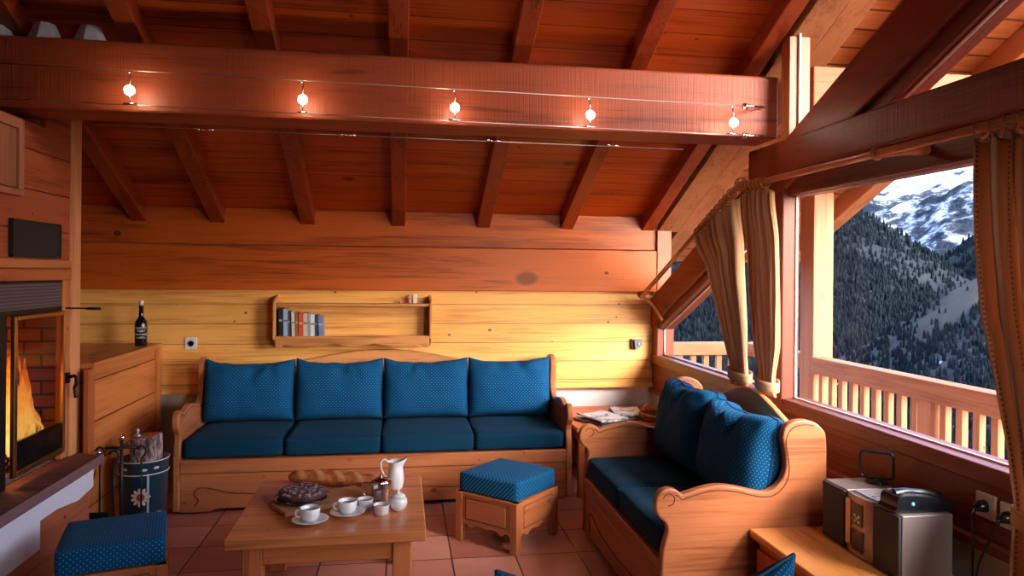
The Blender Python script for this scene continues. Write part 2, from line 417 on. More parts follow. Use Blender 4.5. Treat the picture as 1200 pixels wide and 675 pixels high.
# ------------------------------------------------------------------ balcony
bl = empty('balcony'); tag(bl, 'pine balcony deck outside the window', 'balcony', kind='structure')
build(B(2.12, 3.30, -3, 5.3, -.16, -.06), 'balcony_deck', m_out('Y'), bl)
po = structure('balcony_post', B(3.0, 3.16, 4.84, 5.02, -.1, 2.13), m_out('Z'), 'tall square balcony post outside the big window', 'post', bevel=.008)
structure('balcony_beam', MB().sheared(3.32, 3.44, YRIDGE, 6.0, ZC(YRIDGE) - .16, ZC(6.0) - .16, .158), m_out('Y'), 'sloping verge rafter outside carried by the balcony post', 'rafter', bevel=.008)
structure('balcony_beam', B(2.16, 3.44, 3.50, 3.74, 2.30, 2.62), m_out('X'), 'outer end of the crossing beam seen through the gable glass', 'beam', bevel=.008)
structure('balcony_beam', MB().sheared(2.52, 2.66, YRIDGE, 6.0, ZR(YRIDGE) + .01, ZR(6.0) + .01, .10), m_out('Y'), 'rafter under the eaves just outside the gable', 'rafter', bevel=.004)
rl = empty('balcony_railing', (0, 0, 0)); tag(rl, 'pine balcony railing running along outside the big window', 'railing')
build(B(2.97, 3.09, -1.5, 4.83, .79, .91), 'top_rail', m_out('Y'), rl, bevel=.008)
build(B(3.0, 3.06, -1.5, 4.83, .06, .14), 'bottom_rail', m_out('Y'), rl, bevel=.004)
y = 4.76; mz = m_out('Z')
first = None
while y > .6:
    if not (3.60 < y < 3.78):
        if first is None:
            first = build(B(3.01, 3.05, -.0225, .0225, .14, .79), 'baluster', mz, rl, bevel=.003); first.location = (0, y, 0)
        else:
            c = first.copy(); COL.objects.link(c); c.location = (0, y, 0)
    y -= .118
build(B(2.98, 3.08, 3.63, 3.74, -.05, .79), 'newel_post', mz, rl, bevel=.004)
r2 = empty('balcony_railing', (0, 0, 0)); tag(r2, 'short balcony railing closing the far end, seen through the slanting corner window', 'railing')
YE = 5.9
build(B(2.2, 3.10, YE, YE + .1, .80, .91), 'top_rail', m_out('X'), r2, bevel=.006)
for k in range(7): build(B(2.28 + .12 * k, 2.325 + .12 * k, YE + .03, YE + .07, .1, .80), 'baluster', mz, r2)
build(B(3.0, 3.12, 4.84 + .18, YE + .1, .80, .91), 'top_rail', m_out('Y'), r2)
build(B(2.2, 3.10, YE + .02, YE + .08, 0, .1), 'bottom_rail', m_out('X'), r2)
build(B(2.12, 3.2, 5.3, 6.0, -.16, -.06), 'balcony_deck', m_out('Y'), bl)

# ------------------------------------------------------------------ mountains
def interp(tab, x):
    xs = [t[0] for t in tab]; ys = [t[1] for t in tab]
    return float(np.interp(x, xs, ys))
def az(u): return 8.85 + math.degrees(math.atan((u - 600) / 835))
def el(u, v): return math.degrees(math.atan((321.5 - v) / 835 * math.cos(math.atan((u - 600) / 835))))
def tabl(l): return [(az(u), el(u, v)) for u, v in l]
LAYERS = [
 ('near', 420, 1300, tabl([(700, 470), (800, 455), (900, 440), (960, 425), (1010, 402), (1060, 372), (1100, 340), (1150, 318), (1250, 290), (1400, 250)]), -26),
 ('left', 1350, 2600, tabl([(600, 330), (780, 300), (880, 250), (930, 243), (975, 255), (1005, 246), (1030, 258), (1060, 275), (1090, 292), (1130, 320), (1200, 345), (1400, 370)]), -9),
 ('right', 2700, 4000, tabl([(700, 330), (1000, 335), (1060, 312), (1100, 297), (1150, 264), (1200, 238), (1400, 170)]), -6),
 ('snow', 4200, 8000, tabl([(500, 290), (800, 235), (950, 195), (1050, 165), (1120, 140), (1200, 100), (1400, 40)]), -4)]
def hz(L, a, t):
    nm, r0, r1, tab, base = L
    e1 = interp(tab, a)
    r = r0 + (r1 - r0) * t
    e = base + (e1 - base) * (t ** .75)
    amp = {'near': 10, 'left': 26, 'right': 45, 'snow': 190}[nm]
    x = r * math.sin(math.radians(a)); y_ = r * math.cos(math.radians(a))
    fr = {'near': .006, 'left': .004, 'right': .003, 'snow': .0012}[nm]
    nz = noise.fractal(Vector((x * fr, y_ * fr, 3.1)), .9, 2.0, 5) * amp * min(1, t * 3)
    z = 1.5 + r * math.tan(math.radians(e)) + nz
    return Vector((x, y_, z))
def hillmat(name, snowy):
    q = N(name); v = q.coord()
    if snowy:
        n1 = q.noise(q.mapping(v, (.0016, .0016, .0034)), 1, 8, .68, .8)
        n2 = q.noise(q.mapping(v, (.006, .006, .012)), 1, 5, .7)
        sep = q.n('ShaderNodeSeparateXYZ'); q.link(v, sep.inputs[0])
        alt = q.math('DIVIDE', sep.outputs[2], 1500.0)
        f = q.math('ADD', q.math('ADD', q.math('MULTIPLY', n1, .9), q.math('MULTIPLY', n2, .55)), q.math('MULTIPLY', alt, .42))
        c = q.ramp(f, [(.80, (.02, .028, .04)), (.87, (.06, .07, .09)), (.92, (.30, .34, .42)), (1.1, (.55, .6, .7))])
        q.bump(n2, .8, 60)
    else:
        n1 = q.noise(q.mapping(v, (.01, .01, .01)), 1, 6, .6, .3)
        c = q.ramp(n1, [(.35, (.010, .016, .022)), (.58, (.022, .028, .034)), (.66, (.03, .034, .036)), (.70, (.40, .46, .56))])
        q.bump(n1, .5, 10)
    q.link(c, q.b.inputs['Base Color']); q.b.inputs['Roughness'].default_value = .95; q.b.inputs['Specular IOR Level'].default_value = .05
    return q.m
def meadowmask(x, y_):
    a = math.degrees(math.atan2(x, y_)); r = math.hypot(x, y_)
    # open slope on the near hillside
    n_ = noise.noise(Vector((x * .008, y_ * .008, 0))) * .22
    t = (r - 420) / 880
    ac, tc = az(1128), .92
    c1 = ((a - ac) / 2.7) ** 2 + ((t - tc) / .06 - (a - ac) * .10) ** 2
    return c1 + n_ * 3 < 1
def clearmat():
    q = N('alpine_slope'); v = q.coord(); n1 = q.noise(q.mapping(v, (.02, .02, .02)), 1, 5, .65)
    n3 = q.noise(q.mapping(v, (.006, .006, .03)), 1, 4, .6)
    c = q.ramp(n1, [(.3, (.014, .013, .012)), (.55, (.032, .029, .026)), (.66, (.04, .036, .033)), (.72, (.15, .17, .2))])
    at = q.n('ShaderNodeAttribute', attribute_name='meadow'); c = q.mix(at.outputs['Fac'], q.ramp(n1, [(.45, (.010, .016, .020)), (.66, (.03, .035, .04)), (.70, (.4, .45, .52))]), c)
    q.link(c, q.b.inputs['Base Color']); q.b.inputs['Roughness'].default_value = .95
    return q.m
hm = hillmat('forest_ground', False); sm = hillmat('snow_and_rock', True); cm = clearmat()
names = {'near': 'hill_near', 'left': 'hill_ridge', 'right': 'hill_far', 'snow': 'mountain_snowfield'}
labs = {'near': 'nearest wooded slope with an open meadow patch', 'left': 'dark wooded ridge in the middle distance', 'right': 'wooded flank behind the ridge', 'snow': 'rocky mountain side streaked with snow'}
for L in LAYERS:
    mb = MB(); na, nt = (150, 60) if L[0] != 'snow' else (260, 160)
    mb.grid(na, nt, lambda a, t: hz(L, 8 + 60 * a, t))
    if L[0] == 'near': md = [1.0 if meadowmask(p[0], p[1]) else 0.0 for p in mb.v]
    o = build(mb, names[L[0]], {'near': cm, 'snow': sm}.get(L[0], hm)); tag(o, labs[L[0]], 'mountain', kind='structure')
    if L[0] == 'near':
        at_ = o.data.attributes.new('meadow', 'FLOAT', 'POINT'); at_.data.foreach_set('value', md)
# valley floor under everything
structure('ground', B(-50, 9000, -50, 9000, -330, -320), hm, 'valley floor far below the house', 'ground')
def conifer(name, L, n, h0, h1, label, seed):
    rnd = random.Random(seed); vs = []; fs = []; sm_ = []
    k = 0
    while k < n:
        a = 9.5 + rnd.random() * 50; t = 1 - rnd.random() ** .9
        p = hz(L, a, t)
        if L[0] == 'near' and meadowmask(p.x, p.y) and rnd.random() > .06: k += 1; continue
        if L[0] in ('left', 'right') and noise.noise(Vector((p.x * .003, p.y * .003, 5))) > .33 and rnd.random() > .25: k += 1; continue
        k += 1
        h = h0 + (h1 - h0) * rnd.random(); r = h * (.17 + .07 * rnd.random())
        b = len(vs); ph = rnd.random() * 3
        for (zz, rr) in ((.08, 1.0), (.5, .62), (.5, .85), (.98, .0)):
            m_ = 5 if rr > 0 else 1
            for j in range(m_):
                an = ph + 2 * PI * j / 5
                vs.append((p.x + r * rr * .9 * math.cos(an), p.y + r * rr * .9 * math.sin(an), p.z - h * .08 + h * zz))
        for j in range(5):
            fs.append((b + j, b + (j + 1) % 5, b + 5 + (j + 1) % 5, b + 5 + j)); fs.append((b + 10 + j, b + 10 + (j + 1) % 5, b + 15))
    mb = MB(); mb.v = vs; mb.f = fs; mb.sm = [False] * len(fs)
    o = build(mb, name, treemat)
    tag(o, label, 'forest', kind='stuff'); return o
q = N('spruce_needles'); nn = q.noise(q.mapping(q.coord(), (.03, .03, .03)), 1, 3, .6)
c_ = q.ramp(nn, [(.3, (.002, .005, .008)), (.55, (.007, .012, .017)), (.75, (.018, .021, .024))])
q.link(c_, q.b.inputs['Base Color']); q.b.inputs['Roughness'].default_value = .95; q.b.inputs['Specular IOR Level'].default_value = .05
treemat = q.m
conifer('conifer_forest', LAYERS[0], 24000, 8, 15, 'dense spruce forest on the nearest slope', 3)
conifer('conifer_forest', LAYERS[1], 28000, 15, 27, 'spruce forest covering the dark middle ridge', 4)
conifer('conifer_forest', LAYERS[2], 15000, 20, 34, 'far spruce forest under the snow slope', 5)

# ------------------------------------------------------------------ sofas
SIDE = [(.0, .02), (.0, .283), (.005, .377), (.017, .43), (.025, .464), (.015, .496), (-.007, .515), (-.025, .547), (-.025, .591), (-.006, .622), (.03, .636), (.066, .625), (.086, .609),
        (.106, .614), (.179, .633), (.246, .641), (.327, .63), (.395, .613), (.45, .606), (.491, .622), (.525, .659), (.539, .71), (.533, .775), (.524, .826), (.533, .865), (.560, .890), (.606, .90), (.662, .89), (.703, .86), (.722, .808), (.725, .6), (.725, .02)]
side_pts = [SIDE[0], SIDE[1]] + spline(SIDE[1:-1], 4)[1:] + [SIDE[-1]]
GROOVE = simple('dark_groove', (.10, .02, .006), .6)
def sofa(name, W, label):
    t = empty(name); tag(t, label, 'sofa')
    sm_ = m_furn('Y')
    for k, x in enumerate((0, W - .04)):
        p = build(MB().prism(side_pts, 'X', x, x + .04), 'side_panel', sm_, t, bevel=.012, seg=3)
        xo = x - .0005 if k == 0 else x + .0405
        xi = x + .0405 if k == 0 else x - .0005
        # carved line following the outline, set in from the edge, and the scroll
        inset = [(a + (.0 if a < .45 else .014), b - .02) for a, b in side_pts[40:-14]]
        mb = MB()
        for xx in (xo, xi):
            mb.tube([(xx, a, b) for a, b in inset], .0022, 5)
            mb.tube([(xx, .03 + .024 * math.cos(q_), .59 + .024 * math.sin(q_)) for q_ in [(-100 + 14 * i) * PI / 180 for i in range(20)]], .0022, 5)
        build(mb, 'carved_line', GROOVE, p)
    # back panel with a long hump
    pts = [(.04, .25), (W - .04, .25)]
    for i in range(41):
        s_ = 1 - i / 40; x = .04 + (W - .08) * s_; e = abs(x - W / 2) / (W / 2)
        z = .805 + .13 * (.5 + .5 * math.cos(PI * min(1, e / .82)))
        if e > .93: z += .03 * (e - .93) / .07
        pts.append((x, z))
    build(MB().prism(pts, 'Y', .69, .72), 'back_panel', m_light('X'), t, bevel=.008)
    build(B(.04, W - .04, .02, .70, .30, .33), 'seat_board', m_furn('X'), t)
    build(B(.04, W - .04, .002, .035, .25, .333), 'front_rail', m_furn('X'), t, bevel=.006)
    # plinth board with a scalloped foot line
    pts = [(.04, .245), (.04, .0), (.16, .0)] if False else None
    prof = [(.04, .246), (.04, .012), (.22, .012), (.26, .03), (W - .26, .03), (W - .22, .012), (W - .04, .012), (W - .04, .246)]
    bp = build(MB().prism(prof, 'Y', .008, .03), 'plinth_panel', m_furn('X'), t, bevel=.004)
    mb = MB(); n_ = max(1, round(W / 1.25))
    for k in range(n_):
        w = (W - .1) / n_; x0 = .05 + w * k
        c = [(x0 + .08, .05), (x0 + .10, .09), (x0 + .075, .12), (x0 + .10, .16), (x0 + .18, .155), (x0 + .30, .125), (x0 + w / 2, .11), (x0 + w - .30, .125), (x0 + w - .18, .155), (x0 + w - .10, .16), (x0 + w - .075, .12), (x0 + w - .10, .09), (x0 + w - .08, .05)]
        mb.tube([(a, .0065, b) for a, b in spline(c, 5)], .003, 5)
    build(mb, 'carved_line', GROOVE, bp)
    build(B(.04, W - .04, .66, .69, .02, .3), 'rear_board', m_furn('X'), t)
    return t

def rbox(w, d, h, r, crown=0, n=12, wob=0, seed=0):
    """rounded cushion block centred in x,y, base at z=0"""
    mb = MB(); idx = {}; vs = []; fs = []
    def P(i, j, k):
        key = (i, j, k)
        if key in idx: return idx[key]
        f = lambda q: -1 + 2 * q / n
        g = lambda q: math.copysign(1 - (1 - abs(q)) ** 1.6, q) if False else q
        p = [f(i), f(j), f(k)]
        hw = (w / 2, d / 2, h / 2)
        # concentrate grid lines toward the edges
        p = [math.copysign(abs(a) ** .55, a) for a in p]
        v = [p[q] * hw[q] for q in range(3)]
        inner = [max(-hw[q] + r, min(hw[q] - r, v[q])) for q in range(3)]
        dlt = Vector([v[q] - inner[q] for q in range(3)])
        if dlt.length > 1e-9: dlt = dlt.normalized() * r
        out = Vector(inner) + dlt
        cx_, cy_ = 1 - (out.x / hw[0]) ** 2, 1 - (out.y / hw[1]) ** 2
        if k == n: out.z += crown * max(0, cx_) * max(0, cy_)
        elif 0 < k < n:
            out.x += math.copysign(crown * .4, out.x) * max(0, cy_) * (1 if i in (0, n) else 0)
            out.y += math.copysign(crown * .4, out.y) * max(0, cx_) * (1 if j in (0, n) else 0)
        if wob:
            nz = noise.noise(Vector((out.x * 7 + seed, out.y * 7, out.z * 7))) * wob
            out += Vector((0, 0, nz)) if k == n else Vector((0, 0, 0))
        out.z += h / 2
        idx[key] = len(vs); vs.append(out); return idx[key]
    for a in range(n):
        for b in range(n):
            fs.append((P(a, b, 0), P(a, b + 1, 0), P(a + 1, b + 1, 0), P(a + 1, b, 0)))
            fs.append((P(a, b, n), P(a + 1, b, n), P(a + 1, b + 1, n), P(a, b + 1, n)))
            fs.append((P(a, 0, b), P(a + 1, 0, b), P(a + 1, 0, b + 1), P(a, 0, b + 1)))
            fs.append((P(a, n, b), P(a, n, b + 1), P(a + 1, n, b + 1), P(a + 1, n, b)))
            fs.append((P(0, a, b), P(0, a, b + 1), P(0, a + 1, b + 1), P(0, a + 1, b)))
            fs.append((P(n, a, b), P(n, a + 1, b), P(n, a + 1, b + 1), P(n, a, b + 1)))
    return mb.add(vs, fs, True)

def pillow(w, h, T, seed, sag=.022, top=4.0, ear=.010, crease=1.7):
    """upright pillow: x across, z up (base near 0), y thickness; faces -y"""
    rnd = random.Random(seed); mb = MB(); nu, nv = 44, 32
    skew = rnd.uniform(-1, 1)
    cr = [(rnd.uniform(-.5, .5), rnd.uniform(.06, .12), rnd.uniform(-.5, .5), rnd.uniform(.006, .013)) for _ in range(5)]
    def pt(u, v, side):
        x = w / 2 * u * (1 - .016 * (1 - v * v)); z = h / 2 * v * (1 - .02 * (1 - u * u))
        th = max(0, (1 - abs(u) ** 5) * (1 - abs(v) ** (top if v > 0 else 4))) ** .40 * T / 2
        th *= 1.0 - (.22 if top < 6 else .05) * max(0, v)
        if v > 0: z -= sag * (1 - u * u) * v ** 2 * (1 + .6 * skew * u) + .007 * noise.noise(Vector((u * 3.5, seed, 0))) * v
        if v > .6: z += ear * ((abs(u) - .72) / .28 if abs(u) > .72 else 0) * (v - .6) / .4
        fold = 0
        for (cx_, wd, sl, am) in cr:   # creases falling from the top seam
            d = (u - cx_ - sl * (1 - v)) / wd
            fold += crease * am * math.exp(-d * d) * max(0, v + .1) ** 1.5
        fold += .007 * noise.noise(Vector((u * 3 + seed * 3.1, v * 3, side)))
        # corner dimples
        for su in (-1, 1):
            d = math.hypot(u - su * .8, v - .75); fold += .012 * math.exp(-(d / .16) ** 2)
        th = max(0.0, th - fold * (1 if th > .02 else 0))
        return Vector((x, -th * side, z + h / 2))
    idx = {}
    vs = []; fs = []
    for side in (1, -1):
        for j in range(nv + 1):
            for i in range(nu + 1):
                u = math.sin(PI / 2 * (-1 + 2 * i / nu)); v = math.sin(PI / 2 * (-1 + 2 * j / nv))
                edge = i in (0, nu) or j in (0, nv)
                if edge and side == -1: idx[(i, j, -1)] = idx[(i, j, 1)]; continue
                idx[(i, j, side)] = len(vs); vs.append(pt(u, v, side))
        for j in range(nv):
            for i in range(nu):
                f = [idx[(i, j, side)], idx[(i + 1, j, side)], idx[(i + 1, j + 1, side)], idx[(i, j + 1, side)]]
                fs.append(tuple(f if side == 1 else f[::-1]))
    mb.add(vs, fs, True)
    rim = [idx[(i, 0, 1)] for i in range(nu)] + [idx[(nu, j, 1)] for j in range(nv)] + [idx[(i, nv, 1)] for i in range(nu, 0, -1)] + [idx[(0, j, 1)] for j in range(nv, 0, -1)]
    return mb, [vs[i] for i in rim]

PIPE = simple('navy_piping', (.004, .05, .13), .7)
def back_cushion(w, h, T, seed, M, label, group, sag=.022, mat=None, name='back_cushion', **kw):
    mb, rim = pillow(w, h, T, seed, sag, **kw)
    o = build(mb, name, mat or FABU); o.matrix_world = M
    uv = o.data.uv_layers.new(name='UVMap')
    for l in o.data.loops:
        c = o.data.vertices[l.vertex_index].co; ed = T / 2 - abs(c.y); zc = c.z - h / 2
        uv.data[l.index].uv = (c.x + math.copysign(ed, c.x) * min(1, abs(2 * c.x / w)) ** 7, c.z + math.copysign(ed, zc) * min(1, abs(2 * zc / h)) ** 7)
    if label: tag(o, label, 'cushion', group)
    build(MB().tube(rim, .0045, 5, closed=True), 'piping', PIPE, o)
    return o

# long sofa along the back wall
LX, LY, LW = -1.37, 4.62, 2.505
so = sofa('long_sofa', LW, 'long carved pine bench sofa with four blue cushions along the back wall'); so.location = (LX, LY, 0)
cw = (LW - .09) / 4
pos4 = ['nearest the fireplace', 'second from the fireplace', 'third from the fireplace', 'nearest the corner table']
for i in range(4):
    cx_ = LX + .045 + cw * (i + .5)
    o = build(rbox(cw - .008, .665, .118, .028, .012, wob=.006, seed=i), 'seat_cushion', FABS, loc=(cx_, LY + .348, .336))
    tag(o, 'dark teal seat cushion on the long sofa, ' + pos4[i], 'cushion', 'seat cushions of the long sofa')
    M = Matrix.Translation((cx_, LY + .482, .478)) @ Matrix.Rotation(-.16, 4, 'X') 
    back_cushion(cw - .012, .405, .20, 11 + i, M, 'upright blue dotted back cushion on the long sofa, ' + pos4[i], 'back cushions of the long sofa')

# small sofa under the window, its front facing -X
SW = 1.27
ss = sofa('small_sofa', SW, 'two-seat carved pine sofa standing with its back to the window'); ss.location = (1.05, 4.02, 0); ss.rotation_euler = (0, 0, -PI / 2)
MS = Matrix.Translation((1.05, 4.02, 0)) @ Matrix.Rotation(-PI / 2, 4, 'Z')
cw = (SW - .09) / 2
pos2 = ['farther one, by the corner table', 'nearer one, by the stereo cabinet']
for i in range(2):
    lx = .045 + cw * (i + .5)
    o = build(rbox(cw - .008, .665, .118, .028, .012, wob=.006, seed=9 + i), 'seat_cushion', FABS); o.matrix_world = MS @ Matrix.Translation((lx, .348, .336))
    tag(o, 'dark teal seat cushion on the small sofa, ' + pos2[i], 'cushion', 'seat cushions of the small sofa')
    M = MS @ Matrix.Translation((lx, .468, .480)) @ Matrix.Rotation(-.16, 4, 'X') @ Matrix.Rotation((.0, -.0)[i], 4, 'Y')
    back_cushion(cw - .012, .43 + .015 * (1 - i), .23, 31 + i, M, 'slumped blue dotted back cushion on the small sofa, ' + pos2[i], 'back cushions of the small sofa', sag=.035, top=9.0, ear=-.02, crease=3.0)

# low chair in the foreground: only its cushion reaches the frame
ac = empty('low_armchair', (.525, 1.325, 0)); tag(ac, 'low pine chair just below the viewer, blue cushion tips showing', 'chair')
build(B(-.36, .36, 0, .03, .03, .74), 'back_panel', m_furn('X'), ac, bevel=.006)
for s_ in (-1, 1): build(B(*((-.36, -.33) if s_ < 0 else (.33, .36)), .0, .66, .0, .42), 'side_panel', m_furn('Y'), ac, bevel=.006)
build(B(-.33, .33, .03, .65, .29, .32), 'seat_board', m_furn('X'), ac)
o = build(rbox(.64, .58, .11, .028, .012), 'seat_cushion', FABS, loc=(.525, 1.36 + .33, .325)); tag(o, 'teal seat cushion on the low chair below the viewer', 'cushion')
M = Matrix.Translation((.525, 1.36 + .125, .458)) @ Matrix.Rotation(PI, 4, 'Z') @ Matrix.Rotation(-.10, 4, 'X')
back_cushion(.655, .425, .14, 51, M, 'blue dotted cushion whose two top corners poke up at the bottom edge', None, sag=.06)

# ------------------------------------------------------------------ stools
def stool():
    t = empty('padded_stool'); tag(t, '', 'stool')
    a = .21; zt = .275
    for sx in (-1, 1):
        for sy in (-1, 1):
            build(B(min(sx * a, sx * (a - .045)), max(sx * a, sx * (a - .045)), min(sy * a, sy * (a - .045)), max(sy * a, sy * (a - .045)), 0, zt), 'leg', m_furn('Z'), t, bevel=.004)
    w = a - .045
    def apron(side):
        half = [(w, .075), (w - .012, .095), (w - .035, .10), (w - .05, .088), (w - .07, .085), (w - .09, .10), (w - .12, .105)]
        top = [(-w, zt - .002), (w, zt - .002)]
        low = half + [(0, .095)] + [(-x, z) for x, z in half[::-1]]
        pts = top + spline(low, 3)
        o = build(MB().prism(pts, 'Y', -a + .004, -a + .022), 'side_panel', m_furn('X'), t, bevel=.002)
        o.rotation_euler = (0, 0, side * PI / 2)
        g = build(MB().box(-w + .03, w - .03, -a + .0, -a + .006, .135, zt - .035), 'raised_field', m_furn('X'), o, bevel=.004)
        mbg = MB()
        r_ = [(-w + .024, .129), (w - .024, .129), (w - .024, zt - .029), (-w + .024, zt - .029)]
        mbg.tube([(x, -a + .0035, z) for x, z in r_], .002, 4, closed=True)
        build(mbg, 'carved_line', GROOVE, o)
    for k in range(4): apron(k)
    build(B(-a + .003, a - .003, -a + .003, a - .003, zt - .015, zt), 'seat_board', m_furn('X'), t, bevel=.003)
    build(rbox(.395, .395, .105, .014, .008), 'seat_pad', FAB, t, loc=(0, 0, zt + .001))
    return t
st = stool(); st.location = (.612, 4.02, 0); st.rotation_euler = (0, 0, math.radians(46)); st['label'] = 'carved pine stool with a blue pad set cornerwise between the table and sofas'
dup(st, (-1.21, 3.30, 0), math.radians(16), 'dark blue padded stool in front of the hearth')

# ------------------------------------------------------------------ coffee table
ct = empty('coffee_table', (-.29, 3.41, 0)); tag(ct, 'low pine coffee table laid with cups and bread', 'table')
TW = lambda g: wood((.30, .075, .025), (.62, .21, .075), g, rough=.25, knots=.7, kscale=4.5)
build(B(-.405, .405, -.41, .41, .375, .42), 'table_top', TW('X'), ct, bevel=.006)
for sx in (-1, 1):
    for sy in (-1, 1):
        x0, x1 = sorted((sx * .345, sx * .265)); y0, y1 = sorted((sy * .36, sy * .28))
        build(B(x0, x1, y0, y1, 0, .375), 'leg', TW('Z'), ct, bevel=.006)
for (a_, b_, c_2, d_, g) in ((-.265, .265, -.345, -.32, 'X'), (-.265, .265, .32, .345, 'X'), (-.33, -.305, -.28, .28, 'Y'), (.305, .33, -.28, .28, 'Y')):
    build(B(a_, b_, c_2, d_, .285, .375), 'apron', TW(g), ct, bevel=.003)

# things on the table (top at z=.42)
ZT = .421
# cutting board
cb = build(B(-.215, .215, -.10, .10, 0, .022), 'cutting_board', wood((.20, .07, .03), (.42, .19, .10), 'X', rough=.6, knots=0), bevel=.004, loc=(-.355, 3.425, ZT), rot=(0, 0, math.radians(30)))
tag(cb, 'worn brown wooden cutting board lying aslant on the coffee table', 'cutting board')
def cut_parts(): pass
# cake on a plate of greaseproof
ck = empty('round_cake', (-.445, 3.425, ZT + .0235)); tag(ck, 'round chocolate cake dusted with sugar on a glass plate', 'cake')
build(MB().lathe([(.07, 0), (.115, .004), (.128, .012), (.126, .015), (.11, .008), (.0, .008)], n=40), 'glass_plate', simple('smoked_glass', (.02, .03, .04), .08, coat=.5), ck)
q = N('dark_cake'); v = q.coord(); n1 = q.noise(v, 60, 4, .7); sep = q.n('ShaderNodeSeparateXYZ'); q.link(v, sep.inputs[0])
hi = q.math('GREATER_THAN', sep.outputs[2], .036)
dust = q.math('MULTIPLY', hi, q.ramp(n1, [(.50, (0, 0, 0)), (.58, (1, 1, 1))]))
q.link(q.mix(dust, (.055, .012, .010), (.42, .36, .42)), q.b.inputs['Base Color']); q.b.inputs['Roughness'].default_value = .6; q.bump(n1, .6, .01)
def cakept(u, v_):
    an = 2 * PI * u; prof_ = [(.0, .045), (.03, .049), (.06, .052), (.085, .050), (.102, .042), (.110, .028), (.108, .014), (.098, .010)]
    f = v_ * (len(prof_) - 1); i = min(int(f), len(prof_) - 2); t = f - i
    r = prof_[i][0] * (1 - t) + prof_[i + 1][0] * t; z = prof_[i][1] * (1 - t) + prof_[i + 1][1] * t
    r *= 1 + .02 * math.sin(9 * an) * (1 if v_ > .5 else 0); z += .004 * noise.noise(Vector((r * 60 * math.cos(an), r * 60 * math.sin(an), 0)))
    return Vector((r * math.cos(an), r * math.sin(an), z))
build(MB().grid(64, 28, cakept), 'cake_body', q.m, ck)
# baguette
bg = empty('baguette', (-.335, 3.70, ZT)); bg.rotation_euler = (0, 0, math.radians(-17)); tag(bg, 'long crusty baguette with slashed top lying behind the cake', 'bread')
q = N('bread_crust'); v = q.coord(); n1 = q.noise(v, 35, 4, .65); sep = q.n('ShaderNodeSeparateXYZ'); q.link(v, sep.inputs[0])
sl = q.math('SINE', q.math('ADD', q.math('MULTIPLY', sep.outputs[0], 62), q.math('MULTIPLY', sep.outputs[1], 55)))
f = q.math('MULTIPLY', q.math('GREATER_THAN', sep.outputs[2], .035), q.math('MAXIMUM', sl, 0))
c0 = q.ramp(n1, [(.3, (.26, .055, .012)), (.7, (.62, .20, .055))])
q.link(q.mix(q.math('MULTIPLY', f, .8), c0, (.80, .42, .20)), q.b.inputs['Base Color']); q.b.inputs['Roughness'].default_value = .55; q.bump(n1, .5, .006)
def bagpt(u, v_):
    x = -.235 + .47 * u; e = abs(2 * u - 1); r = .040 * (1 - e ** 5) ** .5 * (1 + .05 * math.sin(u * 30)); an = 2 * PI * v_
    r = max(r, .0005)
    z = .036 + r * .85 * math.sin(an) + (.004 * math.sin(62 * x + 55 * r * math.cos(an)) if math.sin(an) > .2 else 0)
    return Vector((x, r * 1.15 * math.cos(an), max(z, .001)))
build(MB().grid(60, 24, bagpt), 'crust', q.m, bg)
# steel pot
def handle(c, pts, r, name, m, parent): return build(MB().tube(spline(pts, 5), r, 8), name, m, parent)
mp = empty('steel_coffee_pot', (-.085, 3.415, ZT)); tag(mp, 'small polished steel pot with lid between the baguette and the bowls', 'pot')
build(MB().lathe([(.042, 0), (.044, .004), (.047, .05), (.050, .096), (.046, .098), (.044, .092), (.0, .09)], n=8, smooth=False), 'pot_body', CHROME, mp, bevel=.003)
build(MB().lathe([(.047, .096), (.035, .104), (.012, .108), (.006, .112), (.009, .120), (.004, .127), (.0, .128)], n=20), 'lid', simple('copper_lid', (.45, .20, .12), .2, 1), mp)
build(MB().tube(spline([(-.045, .0, .085), (-.078, 0, .088), (-.085, 0, .05), (-.066, 0, .022), (-.046, 0, .018)], 5), .004, 8), 'handle', CHROME, mp)
build(MB().prism([(-.012, -.046), (.012, -.046), (0, -.066)], 'Z', .072, .094), 'spout', CHROME, mp)
# jug
jg = empty('milk_jug', (-.018, 3.60, ZT)); tag(jg, 'tall white porcelain milk jug at the back of the coffee table', 'jug')
prof_ = [(.030, 0), (.034, .003), (.040, .025), (.043, .05), (.040, .08), (.032, .105), (.031, .118), (.038, .138), (.041, .142), (.036, .138), (.028, .118), (.028, .10), (.03, .05), (.0, .02)]
mb = MB().lathe(prof_, n=32)
vs = []
for (x, y_, z) in mb.v:
    k = max(0, (z - .10) / .042); a_ = max(0, math.cos(math.atan2(y_, x)))
    x2 = x + k * .026 * a_ ** 4; z2 = z + k * .018 * a_ ** 3 - k * .004 * max(0, -math.cos(math.atan2(y_, x)))
    vs.append((x2, y_, z2))
mb.v = vs
build(mb, 'jug_body', WHITEP, jg, sub=1)
build(MB().tube(spline([(-.036, 0, .132), (-.055, 0, .148), (-.072, 0, .135), (-.070, 0, .10), (-.055, 0, .07), (-.040, 0, .055)], 6), .0055, 10), 'handle', WHITEP, jg)
# sugar bowl
sb = empty('sugar_bowl', (-.004, 3.275, ZT)); tag(sb, 'round white lidded sugar bowl near the right edge of the coffee table', 'bowl')
build(MB().lathe([(.022, 0), (.026, .003), (.038, .018), (.043, .035), (.040, .052), (.034, .060)], n=32), 'bowl_body', WHITEP, sb)
build(MB().lathe([(.0345, .0605), (.030, .070), (.018, .077), (.006, .080), (.005, .084), (.008, .089), (.004, .094), (0, .0945)], n=28), 'lid', WHITEP, sb)
